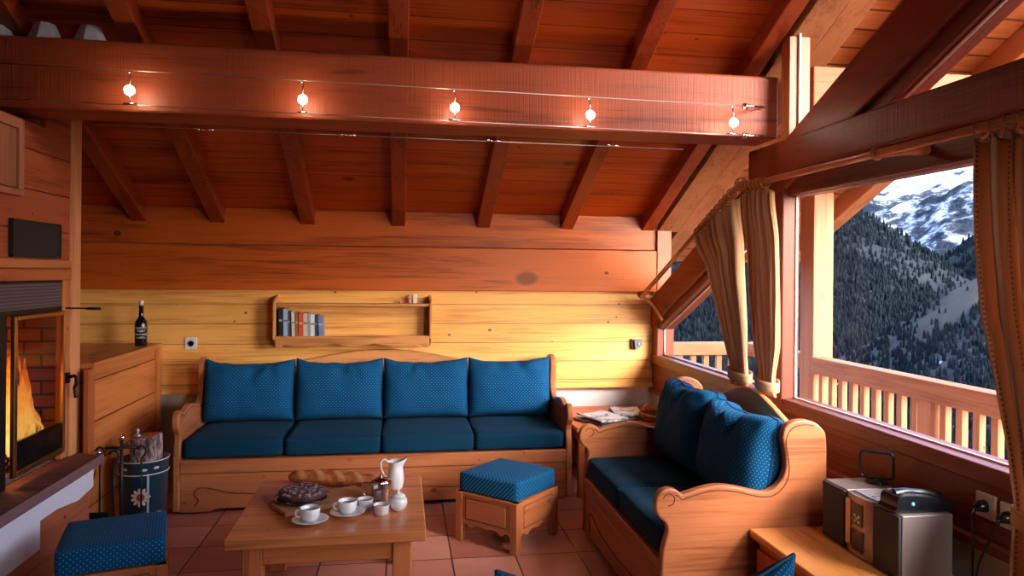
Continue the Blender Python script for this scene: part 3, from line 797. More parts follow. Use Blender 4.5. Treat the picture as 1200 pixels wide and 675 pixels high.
# ramekins
def ramekin(x, y_, fill, label):
    t = empty('small_pot', (x, y_, ZT)); tag(t, label, 'bowl', 'small white pots of jam')
    build(MB().lathe([(.030, 0), (.033, .003), (.036, .040), (.038, .043), (.035, .043), (.032, .038), (.031, .030), (0, .030)], n=36), 'pot_body', WHITEP, t)
    build(MB().lathe([(.0305, .0305), (.02, .033), (0, .034)], n=24), 'filling', simple('filling', fill, .2), t)
ramekin(-.152, 3.325, (.10, .03, .02), 'small straight-sided white pot half hidden behind the right-hand cup')
ramekin(-.078, 3.235, (.45, .42, .42), 'small straight-sided white pot in front of the steel pot')
# cups
def cup(x, y_, rz, label, lab2):
    s = build(MB().lathe([(.028, 0), (.03, .003), (.055, .007), (.076, .015), (.078, .017), (.074, .017), (.05, .010), (.03, .007), (0, .007)], n=48), 'saucer', WHITEP, loc=(x, y_, ZT)); tag(s, lab2, 'saucer', 'white saucers')
    t = empty('coffee_cup', (x, y_, ZT + .0085)); t.rotation_euler = (0, 0, rz); tag(t, label, 'cup', 'white coffee cups')
    build(MB().lathe([(.025, 0), (.028, .002), (.036, .012), (.041, .030), (.043, .055), (.0415, .056), (.039, .050), (.036, .025), (.02, .010), (0, .009)], n=40), 'cup_body', WHITEP, t)
    build(MB().tube(spline([(-.040, 0, .046), (-.056, 0, .046), (-.060, 0, .032), (-.052, 0, .020), (-.038, 0, .018)], 6), .0042, 8), 'handle', WHITEP, t)
    build(MB().lathe([(.0382, .0), (.02, .0005), (0, .0008)], n=24), 'coffee', simple('black_coffee', (.03, .012, .006), .1), t, loc=(0, 0, .040))
cup(-.378, 3.165, .15, 'white coffee cup nearest the front left of the table', 'white saucer under the front left cup')
cup(-.226, 3.245, .1, 'white coffee cup in the middle of the table next to the pots', 'white saucer under the middle cup')

# ------------------------------------------------------------------ wall shelf and books
sh = empty('bookshelf', (-.895, YB, .955)); tag(sh, 'small pine wall shelf with scalloped bottom rail holding books', 'shelf')
SWD, SH, SD = 1.12, .375, .16
sp = [(0, 0), (-.03, 0), (-.05, .02), (-SD, .06), (-SD, .33), (-SD + .02, .35), (-.06, .365), (0, .375)]
for x in (0, SWD - .018): build(MB().prism(sp, 'X', x, x + .018), 'side_panel', m_light('Z'), sh, bevel=.004)
build(B(.018, SWD - .018, -SD + .01, -.004, .298, .318), 'shelf_board', m_light('X'), sh, bevel=.003)
build(B(.018, SWD - .018, -SD + .01, -.004, .055, .073), 'shelf_board', m_light('X'), sh, bevel=.003)
build(B(.018, SWD - .018, -.012, -.002, .073, .36), 'back_panel', wood(PD, PL, 'X', rough=.4), sh)
low = [(.018, .0), (.06, .0), (.075, .022), (.13, .012), (.22, .006), (.30, .010), (.42, .028), (.50, .012), (.558, .006), (.616, .012), (.70, .028), (.82, .010), (.90, .006), (.99, .012), (1.045, .022), (1.06, 0), (SWD - .018, 0)]
build(MB().prism([(SWD - .018, .085), (.018, .085)] + spline(low, 3), 'Y', -SD, -SD + .014), 'scalloped_rail', m_light('X'), sh, bevel=.003)
build(MB().prism([(.018, .318), (SWD - .018, .318), (SWD - .1, .345), (SWD / 2, .372), (.1, .345)], 'Y', -.02, -.002), 'crest_rail', wood(PD, PL, 'X', rough=.4), sh)
bk = [('black', (.02, .02, .03), .026, .235, .05, 'thin black paperback leaning at the left end of the row'), ('light blue', (.32, .45, .68), .030, .23, .03, 'wide light blue paperback, second from the left end'),
      ('dark', (.06, .08, .12), .014, .215, .03, 'narrow dark slate book after the light blue one'), ('cream', (.62, .55, .48), .022, .205, .06, 'cream spined book with a brown title leaning left'),
      ('brown', (.30, .12, .06), .018, .205, .04, 'brown and beige patterned paperback beside the red one'), ('red', (.68, .09, .03), .028, .195, .02, 'bright orange-red book in the middle of the row'),
      ('pink', (.66, .48, .44), .030, .195, .02, 'pale pink book right of the red one'), ('sky', (.30, .42, .62), .014, .20, .0, 'slim sky blue book after the pale pink one'),
      ('white', (.75, .76, .80), .028, .185, .02, 'white paperback in the right half of the row'), ('navy', (.02, .05, .14), .018, .185, .0, 'navy blue book second from the right end'),
      ('grey', (.20, .24, .42), .032, .178, .10, 'short blue-grey and pink book leaning at the right end of the row')]
x = -.895 + .032
PAGE = simple('book_pages', (.7, .62, .5), .8)
for nm, col, wd, hh, lean, lab in bk:
    t = empty('paperback_book', (x + wd / 2 + .008 * (lean > .04), YB - SD + .028, .9 + .13)); t.rotation_euler = (0, -lean * .6, 0); tag(t, lab, 'book', 'paperbacks on the wall shelf')
    mk = simple('book_cover', col, .4)
    hh *= .88
    build(MB().box(-wd / 2, -wd / 2 + .0015, 0, .11, 0, hh).box(wd / 2 - .0015, wd / 2, 0, .11, 0, hh).box(-wd / 2, wd / 2, -.0015, .001, 0, hh), 'cover', mk, t)
    build(B(-wd / 2 + .0016, wd / 2 - .0016, .001, .107, .002, hh - .003), 'pages', PAGE, t)
    band = tuple(min(1, c * .35 + .45) for c in col) if sum(col) < 1.2 else (.15, .1, .12)
    build(B(-wd / 2 + .003, wd / 2 - .003, -.0024, -.0014, hh * .55, hh * .62), 'spine_title', simple('title_ink', band, .5), t)
    x += wd + .003 + .010 * (lean > .04)
# ornament on the shelf
om = empty('house_ornament', (.075, YB - .075, 1.274)); tag(om, 'tiny pink and white painted ornament on top of the wall shelf', 'ornament')
build(B(.012, .044, -.015, .015, 0, .066), 'white_block', simple('white_paint', (.8, .72, .62), .5), om, bevel=.003)
build(MB().lathe([(.014, 0), (.016, .012), (.010, .025), (.014, .036), (.010, .048), (.0, .052)], (-.01, 0, 0), 14), 'figure', simple('pink_paint', (.72, .32, .26), .5), om)
build(MB().lathe([(.018, .052), (.006, .064), (0, .068)], (-.01, 0, 0), 12), 'hat', simple('rose_paint', (.75, .42, .35), .5), om)
o = build(MB().lathe([(.010, 0), (.013, .008), (.009, .016), (0, .018)], n=14), 'small_shell', simple('shell_brown', (.55, .26, .14), .5), loc=(-.005, YB - .08, 1.274)); tag(o, 'little brown shell on the shelf top left of the ornament', 'ornament')

# sockets
def socket(loc, rz, label, name='wall_socket', mat=IVORY):
    t = empty(name, loc, rz); tag(t, label, 'wall socket')
    build(B(-.042, .042, -.010, 0, -.042, .042), 'face_plate', mat, t, bevel=.004)
    mb = MB(); mb.lathe([(.022, -.0), (.022, .003), (.019, .003), (.018, -.0), (0, -.0)], n=24)
    mb.v = [(a, -.0105 - c, b) for a, b, c in mb.v]
    build(mb, 'socket_ring', simple('grey_ring', (.16, .17, .22), .4), t)
    build(MB().tube([(0, -.0145, .010), (0, -.010, .010)], .003, 6), 'earth_pin', CHROME, t)
    return t
socket((-1.482, YB, .978), 0, 'white wall socket on the golden boards left of the long sofa', mat=simple('white_plastic', (.75, .75, .82), .4))
# small grey plug-in lamp near the corner
gl_ = empty('wall_mounted_lamp', (1.835, YB, .955)); tag(gl_, 'small grey cone shaped fitting on the back wall near the corner', 'wall fitting')
build(B(-.045, -.038, -.03, 0, -.04, .04), 'side_plate', BLACK, gl_)
mb = MB().prism([(-.03, .036), (.038, .036), (.036, -.01), (.0, -.045), (-.02, -.04)], 'Y', -.045, -.002)
build(mb, 'lamp_housing', simple('grey_plastic', (.14, .14, .18), .3), gl_, bevel=.006)
build(MB().lathe([(.012, 0), (.014, .004), (.006, .008), (0, .009)], n=14), 'lens', CHROME, gl_, loc=(.006, -.045, .0), rot=(PI / 2, 0, 0))

# ------------------------------------------------------------------ chimney breast with fire
XF = -1.75
PW = wood((.26, .05, .015), (.50, .13, .04), 'Y', rough=.5, knots=.8)
PWp = wood((.22, .035, .012), (.44, .10, .035), 'Y', ('Z', .19, .1), rough=.5, knots=.8, vary=.12, seam=.006)
fp = empty('fireplace', (0, 0, 0)); tag(fp, 'built-in wood clad fireplace with a burning fire behind a glass door', 'fireplace')
Y0, Y1 = 2.3, 4.14
mb = MB().box(-3.1, XF, Y0, 3.85, 1.53, 2.2).box(-3.1, XF, 3.85, Y1, 1.53, 3.2).box(-3.1, XF - .02, Y0, 3.30, .0, 1.53).box(-3.1, -2.32, 3.30, Y1, 0, 1.53).box(-2.32, XF - .02, 4.12, Y1 + .0, 0, 1.53).box(-2.32, XF - .04, 3.30, 4.12, 0, .50).box(-2.32, XF - .02, 3.30, 4.12, 1.45, 1.53)
# cut the top to the roof slope
fo = build(mb, 'chimney_cladding', PWp, fp)
bmf = bmesh.new(); bmf.from_mesh(fo.data); bmesh.ops.delete(bmf, geom=[], context='FACES'); bmf.to_mesh(fo.data); bmf.free()
for v in fo.data.vertices:
    if v.co.z > 3: v.co.z = ZR(v.co.y) - .0
build(MB().box(XF - .08, XF + .012, 4.12, 4.235, .50, ZR(4.235) - .01), 'corner_post', wood((.42, .13, .05), (.72, .30, .13), 'Z', rough=.5), fp, bevel=.006)
build(B(XF - .01, XF + .010, Y0, 4.12, 1.505, 1.548), 'upper_rail', wood((.36, .09, .03), (.60, .20, .07), 'Y', rough=.5), fp, bevel=.005)
build(B(XF - .01, XF + .016, 2.95, 4.12, 1.445, 1.503), 'lower_rail', PW, fp, bevel=.005)
build(B(XF - .03, XF + .004, 4.045, 4.12, .505, 1.445), 'door_jamb', wood((.36, .09, .03), (.60, .20, .07), 'Z', rough=.5), fp, bevel=.004)
# steel surround and vent
build(MB().box(XF - .03, XF - .002, 3.02, 3.52, .505, 1.44).box(XF - .03, XF - .002, 3.52, 4.045, 1.285, 1.31).box(XF - .03, XF - .002, 3.52, 4.045, 1.43, 1.445), 'steel_surround', BLACK, fp)
q = N('perforated_steel'); sep = q.n('ShaderNodeSeparateXYZ'); q.link(q.coord(), sep.inputs[0])
a_ = [q.math('POWER', q.math('SUBTRACT', q.math('FRACT', q.math('DIVIDE', s_, .016)), .5), 2) for s_ in (sep.outputs[1], sep.outputs[2])]
hole = q.math('LESS_THAN', q.math('ADD', a_[0], a_[1]), .09)
q.link(q.mix(hole, (.16, .16, .22), (.01, .01, .012)), q.b.inputs['Base Color']); q.b.inputs['Metallic'].default_value = .5; q.b.inputs['Roughness'].default_value = .4
build(B(XF - .02, XF + .001, 3.02, 4.03, 1.31, 1.432), 'vent_grille', q.m, fp)
# firebox
FB = bricks('fire_bricks', (.30, .085, .035), (.22, .05, .02), (.04, .015, .01), .17, .07, rot=(PI / 2, 0, 0))
FBy = bricks('fire_bricks_side', (.30, .085, .035), (.22, .05, .02), (.04, .015, .01), .17, .07, rot=(PI / 2, 0, PI / 2))
build(B(-2.31, XF - .05, 4.095, 4.118, .50, 1.44), 'firebrick_side', FB, fp)
build(B(-2.315, -2.29, 3.32, 4.095, .50, 1.44), 'firebrick_back', FBy, fp)
build(B(-2.29, XF - .05, 3.32, 4.095, .50, .53), 'ash_bed', simple('ash', (.12, .09, .09), .9, noise_amt=.6), fp)
# glass door
GD = N('stove_glass'); tr = GD.n('ShaderNodeBsdfTransparent'); tr.inputs[0].default_value = (.80, .74, .70, 1); g2 = GD.n('ShaderNodeBsdfGlossy'); g2.inputs['Roughness'].default_value = .05
mx = GD.n('ShaderNodeMixShader'); mx.inputs[0].default_value = .06; GD.link(tr.outputs[0], mx.inputs[1]); GD.link(g2.outputs[0], mx.inputs[2]); GD.link(mx.outputs[0], GD.out.inputs[0])
dr = build(MB().box(XF, XF + .02, 3.545, 3.575, .545, 1.285).box(XF, XF + .02, 4.025, 4.045, .545, 1.285).box(XF, XF + .02, 3.575, 4.025, 1.262, 1.285).box(XF, XF + .02, 3.575, 4.025, .545, .572), 'glass_door', BRASS, fp, bevel=.004)
build(B(XF + .006, XF + .010, 3.575, 4.025, .572, 1.262), 'door_pane', GD.m, dr)
build(B(XF - .012, XF + .004, 3.575, 4.025, .572, .70), 'kick_plate', simple('blue_black_steel', (.03, .04, .05), .35, .7), dr)
build(MB().tube(spline([(XF + .02, 4.085, .93), (XF + .05, 4.085, .935), (XF + .055, 4.085, .90), (XF + .045, 4.09, .87), (XF + .052, 4.09, .82)], 5), .009, 8).box(XF + .0, XF + .02, 4.07, 4.10, .90, .955), 'handle', BLACK, dr)
build(MB().tube([(XF - .0, 4.075, 1.297), (XF + .17, 4.09, 1.293)], .004, 6).tube([(XF + .10, 4.085, 1.294), (XF + .17, 4.09, 1.293)], .007, 6), 'damper_rod', BLACK, fp)
# logs and flames
BARK = N('burning_bark'); nb = BARK.noise(BARK.coord(), 30, 5, .7)
BARK.link(BARK.ramp(nb, [(.4, (.02, .008, .006)), (.7, (.15, .04, .02))]), BARK.b.inputs['Base Color'])
BARK.link(BARK.ramp(nb, [(.55, (0, 0, 0)), (.62, (1, .12, .01)), (.75, (1, .45, .08))]), BARK.b.inputs['Emission Color']); BARK.b.inputs['Emission Strength'].default_value = 1.2; BARK.b.inputs['Roughness'].default_value = .9
for i, (p, q_) in enumerate([((-2.07, 3.62, .585), (-2.00, 4.03, .60)), ((-1.90, 3.68, .580), (-1.86, 4.04, .59)), ((-1.98, 3.75, .65), (-1.87, 4.04, .67)), ((-1.86, 3.90, .60), (-1.90, 4.07, .74))]):
    pv, qv = Vector(p), Vector(q_)
    mb = MB().tube([pv.lerp(qv, t / 8) + Vector((0, 0, .008 * math.sin(t * 1.7 + i))) for t in range(9)], [.042 - .002 * i + .004 * math.sin(t * 2.1) for t in range(9)], 14)
    o = build(mb, 'burning_log', BARK.m); tag(o, ['charred log at the back of the fire', 'charred log lying along the front of the fire', 'charred log laid across the other logs', 'short log leaning up at the right of the fire'][i], 'log', 'burning logs in the fireplace')
FLM = N('flame'); FLM.t.nodes.remove(FLM.b)
sepf = FLM.n('ShaderNodeSeparateXYZ'); FLM.link(FLM.coord(), sepf.inputs[0])
nf = FLM.noise(FLM.mapping(FLM.coord(), (22, 22, 9)), 1, 3, .6, .5)
hf = FLM.math('ADD', FLM.math('MULTIPLY', FLM.math('DIVIDE', sepf.outputs[2], .56), .72), FLM.math('MULTIPLY', FLM.math('SUBTRACT', nf, .5), .9))
cf = FLM.ramp(hf, [(.0, (1, .62, .16)), (.25, (1, .45, .07)), (.52, (1, .20, .015)), (.9, (.7, .05, .0))])
em = FLM.n('ShaderNodeEmission'); FLM.link(cf, em.inputs[0]); em.inputs[1].default_value = 1.5
trf = FLM.n('ShaderNodeBsdfTransparent'); lw = FLM.n('ShaderNodeLayerWeight'); lw.inputs[0].default_value = .35
mxf = FLM.n('ShaderNodeMixShader')
nf2 = FLM.noise(FLM.mapping(FLM.coord(), (34, 34, 12), loc=(1, 2, 3)), 1, 3, .6, .8)
ff = FLM.math('MULTIPLY', FLM.math('MULTIPLY', FLM.ramp(nf2, [(.34, (.12, .12, .12)), (.56, (1, 1, 1))]), FLM.math('SUBTRACT', 1, FLM.math('POWER', lw.outputs['Facing'], 1.3))), FLM.ramp(hf, [(.0, (.8, .8, .8)), (.45, (.6, .6, .6)), (.9, (.04, .04, .04))]))
FLM.link(ff, mxf.inputs[0]); FLM.link(trf.outputs[0], mxf.inputs[1]); FLM.link(em.outputs[0], mxf.inputs[2]); FLM.link(mxf.outputs[0], FLM.out.inputs[0])
fl = empty('fire', (-1.875, 3.91, .60)); tag(fl, 'tall yellow and orange flames rising from the logs', 'fire')
rnd = random.Random(5)
tongues = [(.0, -.10, .52, .055), (-.02, -.04, .56, .05), (.02, .0, .46, .045), (-.03, .04, .40, .045), (.01, .07, .30, .04), (.02, .11, .22, .03), (-.10, -.08, .45, .06), (-.10, .03, .36, .05), (.03, -.16, .40, .04),
           (.03, -.06, .34, .03), (.03, .03, .26, .028), (-.05, -.13, .60, .035), (.02, .135, .15, .022), (-.02, -.20, .35, .04), (0, .055, .44, .018), (.01, -.015, .62, .02)]
for i, (dx, dy, hh, rr) in enumerate(tongues):
    ph = rnd.random() * 6
    def fpt(u, v_, dx=dx, dy=dy, hh=hh, rr=rr, ph=ph):
        an = 2 * PI * u; r = rr * (math.sin(PI * min(1, v_ * .90 + .10)) ** .8) * (1 - .5 * v_) * (1 + .22 * math.sin(2 * an + v_ * 9 + ph) + .15 * math.sin(v_ * 14 + ph))
        return Vector((dx + r * .7 * math.cos(an) + .015 * math.sin(v_ * 8 + ph) * v_, dy + r * math.sin(an) + (.040 * math.sin(v_ * 6 + ph * 2) - .03 * v_) * v_, v_ * hh))
    build(MB().grid(16, 30, fpt), 'flame_tongue', FLM.m, fl)

# hearth shelf
he = fp
HB = bricks('hearth_bricks', (.26, .075, .05), (.16, .05, .045), (.10, .05, .05), .06, .30, rot=(0, 0, PI / 2))
build(B(-1.79, -1.60, 2.3, 4.165, .455, .50), 'brick_slab', HB, he, bevel=.006)
HE = bricks('hearth_edge', (.22, .11, .12), (.15, .075, .085), (.07, .05, .06), .06, .2, rot=(PI / 2, 0, PI / 2))
build(B(-1.60, -1.585, 2.3, 4.165, .452, .503), 'brick_edge', HE, he, bevel=.004)
pts = [(2.3, .452), (4.13, .452), (4.13, .335), (3.95, .315), (3.72, .345), (3.56, .345), (3.56, .215), (2.3, .21)]
build(MB().prism(pts, 'X', -1.78, -1.622), 'plaster_base', simple('white_lime_plaster', (.70, .70, .82), .8), he, bevel=.006)
build(B(-1.79, -1.655, 2.3, 4.15, 0, .45), 'wood_base', wood((.25, .06, .025), (.42, .13, .06), 'Y', rough=.5), he)

# low wood store cupboard in the alcove
al = empty('low_cupboard'); tag(al, 'low pine boarded cupboard between the fireplace and the back wall', 'cupboard')
AP = wood((.36, .09, .025), (.62, .20, .055), 'Y', ('Z', .232, .22), rough=.45, knots=1.2, kscale=2.0, vary=.1, seam=.008)
build(B(-3.1, -1.70, 4.25, 5.38, 0, .955), 'boarded_front', AP, al)
build(B(-3.1, -1.672, 4.245, 5.385, .955, .985), 'cupboard_top', wood((.40, .10, .03), (.62, .20, .06), 'Y', rough=.4), al, bevel=.004)
build(B(-1.70, -1.672, 4.18, 4.26, .50, .955), 'corner_post', wood((.30, .06, .02), (.45, .12, .04), 'Z', rough=.4), al, bevel=.004)
build(B(-1.70, -1.672, 5.33, 5.385, .0, .955), 'corner_post', wood((.42, .11, .03), (.62, .22, .07), 'Z', rough=.4), al, bevel=.004)
# bottle
bo = empty('port_bottle', (-1.745, 5.18, .9855)); tag(bo, 'black bottle with white lettering standing on the low cupboard', 'bottle')
BG = simple('black_glass', (.006, .006, .008), .08, coat=.6)
build(MB().lathe([(.036, 0), (.039, .006), (.040, .14), (.038, .165), (.022, .188), (.0165, .20), (.0145, .262), (.017, .264), (.017, .274), (.0, .274)], n=32), 'bottle_body', BG, bo)
build(MB().lathe([(.0150, .2745), (.0155, .30), (.013, .306), (0, .307)], n=20), 'wax_cap', simple('white_wax', (.85, .72, .74), .5), bo)
def text_mesh(txt, size):
    cu = bpy.data.curves.new('t', 'FONT'); cu.body = txt; cu.size = size; cu.align_x = 'CENTER'; cu.extrude = 0
    o = bpy.data.objects.new('t', cu); COL.objects.link(o); bpy.context.view_layer.update()
    me = bpy.data.meshes.new_from_object(o.evaluated_get(bpy.context.evaluated_depsgraph_get())); bpy.data.objects.remove(o)
    v = [tuple(p.co) for p in me.vertices]; f = [tuple(p.vertices) for p in me.polygons]; return v, f
mb = MB()
for i, (tx, sz) in enumerate((('QUINTA', .019), ('PORT', .021), ('VINTAGE', .019), ('PORTO', .017))):
    v, f = text_mesh(tx, sz); zc = .118 - i * .022
    R_ = .0408; a0 = -PI / 2 + .33
    mb.add([(R_ * math.cos(a0 + x_ / R_), R_ * math.sin(a0 + x_ / R_), zc + y_) for x_, y_, z_ in v], f)
build(mb, 'lettering', simple('white_ink', (.85, .85, .88), .6), bo)

# slate panel and upper door on the chimney breast
sl = empty('slate_board', (XF, 3.75, 1.64)); tag(sl, 'small black board with silver frame hung on the chimney breast', 'wall board')
build(B(.006, .018, -.225, .225, -.078, .085), 'board_face', simple('black_slate', (.012, .016, .018), .6), sl)
build(MB().box(.003, .022, -.232, -.223, -.085, .09).box(.003, .022, .223, .232, -.085, .09).box(.003, .022, -.232, .232, .083, .09).box(.003, .022, -.232, .232, -.085, -.078), 'board_frame', simple('pewter', (.05, .06, .06), .35, .7), sl)
cd = empty('wall_cabinet', (XF, 3.22, 2.0)); tag(cd, 'pine cabinet door set high in the chimney breast at the left edge', 'cabinet')
build(B(.002, .018, -.38, .33, -.13, .14), 'door', wood((.26, .08, .04), (.42, .16, .08), 'Z', rough=.5), cd, bevel=.004)
build(MB().box(.002, .030, .33, .375, -.135, .185).box(.002, .030, -.45, .375, -.165, -.135).box(.002, .030, -.45, .33, .14, .185), 'door_frame', wood((.28, .08, .04), (.48, .18, .09), 'Z', rough=.5), cd, bevel=.004)

# fire tools and log bucket
ts = empty('fire_tool_stand', (-1.545, 4.30, 0)); tag(ts, 'black iron stand of fire tools between the hearth and the log bucket', 'fire tools')
IRON = simple('blackened_iron', (.02, .025, .03), .45, .5)
build(MB().lathe([(.045, 0), (.045, .012), (.03, .02), (.010, .035)], n=24), 'base', IRON, ts)
build(MB().tube([(0, 0, .02), (0, 0, .54)], .009, 8), 'pole', IRON, ts)
build(MB().lathe([(.012, 0), (.018, .010), (.018, .022), (.010, .034), (0, .036)], n=14), 'finial', simple('brass_knob', (.75, .62, .5), .2, 1), ts, loc=(0, 0, .54))
build(MB().tube([(-.085, 0, .50), (.085, 0, .50)], .008, 8).tube([(0, -.085, .50), (0, .085, .50)], .008, 8), 'cross_arm', IRON, ts)
def tool(dx, dy, kind, label):
    t = empty('fire_tool', (-1.545 + dx, 4.30 + dy, 0)); tag(t, label, 'fire tool', 'hanging fire tools')
    build(MB().tube([(0, 0, .14), (0, 0, .44)], .0055, 8), 'shaft', IRON, t)
    build(MB().tube(spline([(0, 0, .44), (.02, 0, .465), (.02, 0, .495), (-.005, 0, .51), (-.022, 0, .49)], 5), .006, 8), 'hook', IRON, t)
    if kind == 'shovel':
        build(MB().box(-.05, .05, -.012, -.006, .03, .15), 'blade', IRON, t, bevel=.003)
    elif kind == 'brush':
        build(MB().lathe([(.028, .04), (.035, .05), (.03, .12), (.012, .14)], n=14), 'bristles', simple('dark_bristle', (.02, .02, .025), .9), t)
    else:
        build(MB().tube([(0, 0, .16), (0, 0, .06), (.02, 0, .05)], .0055, 8), 'tip', IRON, t)
tool(-.105, -.02, 'shovel', 'iron shovel hanging on the left of the tool stand')
tool(.0, -.108, 'poker', 'iron poker hanging at the front of the tool stand')
tool(.108, -.01, 'brush', 'hearth brush hanging at the right of the tool stand')
t = empty('fire_tongs', (-1.635, 4.205, .47)); tag(t, 'pale brass tongs slung from the left of the tool stand', 'tongs')
build(MB().tube([(0, 0, .02), (-.035, -.008, -.10), (-.062, -.01, -.19)], .0045, 8).tube([(.01, 0, .02), (-.008, -.005, -.08), (-.022, -.008, -.13)], .0045, 8), 'tong_arms', BRASS, t)
build(MB().lathe([(.012, 0), (.016, .01), (.008, .02), (0, .022)], n=12), 'pivot', CHROME, t, loc=(.006, 0, .02))

bu = empty('log_bucket', (-1.505, 4.47, 0)) ; tag(bu, 'blue painted enamel bucket with a flower motif holding a log', 'bucket')
bu.location = (-1.485, 4.475, 0)
ENA = simple('blue_enamel', (.003, .045, .085), .3, coat=.4)
build(MB().lathe([(.118, 0), (.122, .004), (.132, .40), (.136, .402), (.128, .402), (.118, .02), (0, .015)], n=48), 'bucket_body', ENA, bu)
mb = MB()
for z in (.398, .325): mb.tube([(.1365 * math.cos(a) * (1 - (.4 - z) * .2), .1365 * math.sin(a) * (1 - (.4 - z) * .2), z) for a in [2 * PI * k / 40 for k in range(40)]], .0035, 5, closed=True)
build(mb, 'cream_band', simple('cream_paint', (.62, .58, .55), .5), bu)
# flower painted on the side that faces the room
mb = MB(); a0 = math.atan2(-1, .20)
def onb(dx, z, r_=.1305): return (r_ * math.cos(a0 + dx / r_), r_ * math.sin(a0 + dx / r_), z)
petal = MB(); center = MB()
for k in range(11):
    an = 2 * PI * k / 11; cxp, czp = .036 * math.cos(an), .036 * math.sin(an)
    ring = [(cxp + .018 * math.cos(an) * math.cos(t) - .009 * math.sin(an) * math.sin(t), czp + .018 * math.sin(an) * math.cos(t) + .009 * math.cos(an) * math.sin(t)) for t in [2 * PI * j / 12 for j in range(12)]]
    petal.add([onb(dx, .20 + dz) for dx, dz in ring], [tuple(range(12))])
for (dx, z) in ((.02, .355), (-.09, .36), (.085, .36), (.10, .10)):
    ring = [(dx + .016 * math.cos(t), z + .008 * math.sin(t)) for t in [2 * PI * j / 10 for j in range(10)]]
    petal.add([onb(a, b, .1345) for a, b in ring], [tuple(range(10))])
build(petal, 'flower_petals', simple('petal_paint', (.62, .40, .36), .5), bu)
center.add([onb(.016 * math.cos(t), .20 + .016 * math.sin(t), .1312) for t in [2 * PI * j / 12 for j in range(12)]], [tuple(range(12))])
build(center, 'flower_centre', simple('red_paint', (.45, .03, .03), .5), bu)
build(MB().box(-.006, .006, -.001, .001, .01, .33, M=Matrix.Rotation(math.radians(28), 4, 'Z') @ Matrix.Translation((0, -.131, 0))), 'painted_stripe', simple('pale_blue_paint', (.30, .38, .50), .5), bu)
lg = empty('split_log', (-1.470, 4.455, .395)); tag(lg, 'upright sawn log with rough bark standing in the blue bucket', 'log')
bq = N('rough_bark'); nb = bq.noise(bq.mapping(bq.coord(), (40, 40, 14)), 1, 5, .7); bq.link(bq.ramp(nb, [(.38, (.03, .018, .02)), (.52, (.20, .13, .13)), (.64, (.5, .40, .40))]), bq.b.inputs['Base Color']); bq.b.inputs['Roughness'].default_value = .95; bq.bump(nb, 1, .015)
def barkpt(u, v_):
    an = 2 * PI * u; r = .083 + .006 * math.sin(5 * an) + .005 * noise.noise(Vector((3 * math.cos(an), 3 * math.sin(an), v_ * 3)))
    return Vector((r * math.cos(an), r * math.sin(an), -.20 + .335 * v_ + .012 * v_ * math.cos(an)))
mb = MB().grid(40, 10, barkpt); build(mb, 'bark', bq.m, lg)
mb = MB(); ring = [barkpt(k / 40, 1) * 1 for k in range(40)]; mb.add(ring, [tuple(range(40))])
eq = N('end_grain'); we = eq.n('ShaderNodeTexWave', wave_type='RINGS', rings_direction='SPHERICAL'); we.inputs['Scale'].default_value = 30; we.inputs['Distortion'].default_value = 2; eq.link(eq.coord(), we.inputs[0])
eq.link(eq.ramp(we.outputs[1], [(0, (.32, .07, .03)), (1, (.60, .20, .09))]), eq.b.inputs['Base Color'])
build(mb, 'sawn_end', eq.m, lg)
o = build(MB().lathe([(.020, 0), (.024, .01), (.012, .02), (.010, .03), (.014, .042), (.004, .055), (0, .056)], n=16), 'pewter_stopper', simple('grey_pewter', (.28, .26, .28), .35, .7), loc=(-1.515, 4.455, .523)); tag(o, 'small grey knobbed pewter piece standing on top of the sawn log', 'ornament')

# ------------------------------------------------------------------ corner side table with papers
tb = empty('corner_table', (1.165, 4.62, 0)); tag(tb, 'low red-brown corner table between the two sofas', 'table')
build(B(0, .79, 0, .76, .445, .475), 'table_top', wood((.30, .05, .015), (.55, .15, .05), 'X', rough=.35), tb, bevel=.005)
for px_, py_ in ((.02, .02), (.73, .02), (.02, .70), (.73, .70)): build(B(px_, px_ + .045, py_, py_ + .045, 0, .445), 'leg', wood((.25, .04, .012), (.45, .11, .04), 'Z', rough=.4), tb, bevel=.004)
build(MB().box(.06, .74, .03, .05, .37, .445).box(.03, .05, .06, .7, .37, .445), 'apron', wood((.25, .04, .012), (.45, .11, .04), 'X', rough=.4), tb)
q = N('newsprint'); v = q.coord(); n1 = q.noise(q.mapping(v, (60, 60, 60)), 1, 2, .7); n2 = q.noise(v, 11, 1)
q.link(q.mix(q.ramp(n2, [(.45, (0, 0, 0)), (.5, (1, 1, 1))]), q.ramp(n1, [(.45, (.55, .55, .62)), (.55, (.12, .12, .2))]), (.62, .62, .70)), q.b.inputs['Base Color']); q.b.inputs['Roughness'].default_value = .7
NEWS = q.m
def paper(w, d, th, bow, mat, loc, rz, label, name='magazine', tilt=0, grp=None):
    mb = MB(); nx = 14
    mb.grid(nx, 6, lambda u, v_: Vector((w * (u - .5), d * (v_ - .5), th + bow * (2 * abs(u - .5)) ** 2 * (.4 + .6 * v_) + .002 * math.sin(9 * u))))
    mb.grid(nx, 6, lambda u, v_: Vector((w * (.5 - u), d * (v_ - .5), max(0, bow * (2 * abs(u - .5)) ** 2 * (.4 + .6 * v_) + .002 * math.sin(9 * (1 - u))))))
    for v_ in (0, 1):
        mb.grid(nx, 1, lambda u, t: Vector((w * (u - .5), d * (v_ - .5), th * t + bow * (2 * abs(u - .5)) ** 2 * (.4 + .6 * v_))))
    for u in (0, 1):
        mb.grid(6, 1, lambda s_, t: Vector((w * (u - .5), d * (s_ - .5), th * t + bow * (.4 + .6 * s_))))
    o = build(mb, name, mat); o.location = loc; o.rotation_euler = (tilt, 0, rz); tag(o, label, 'magazine', grp); return o
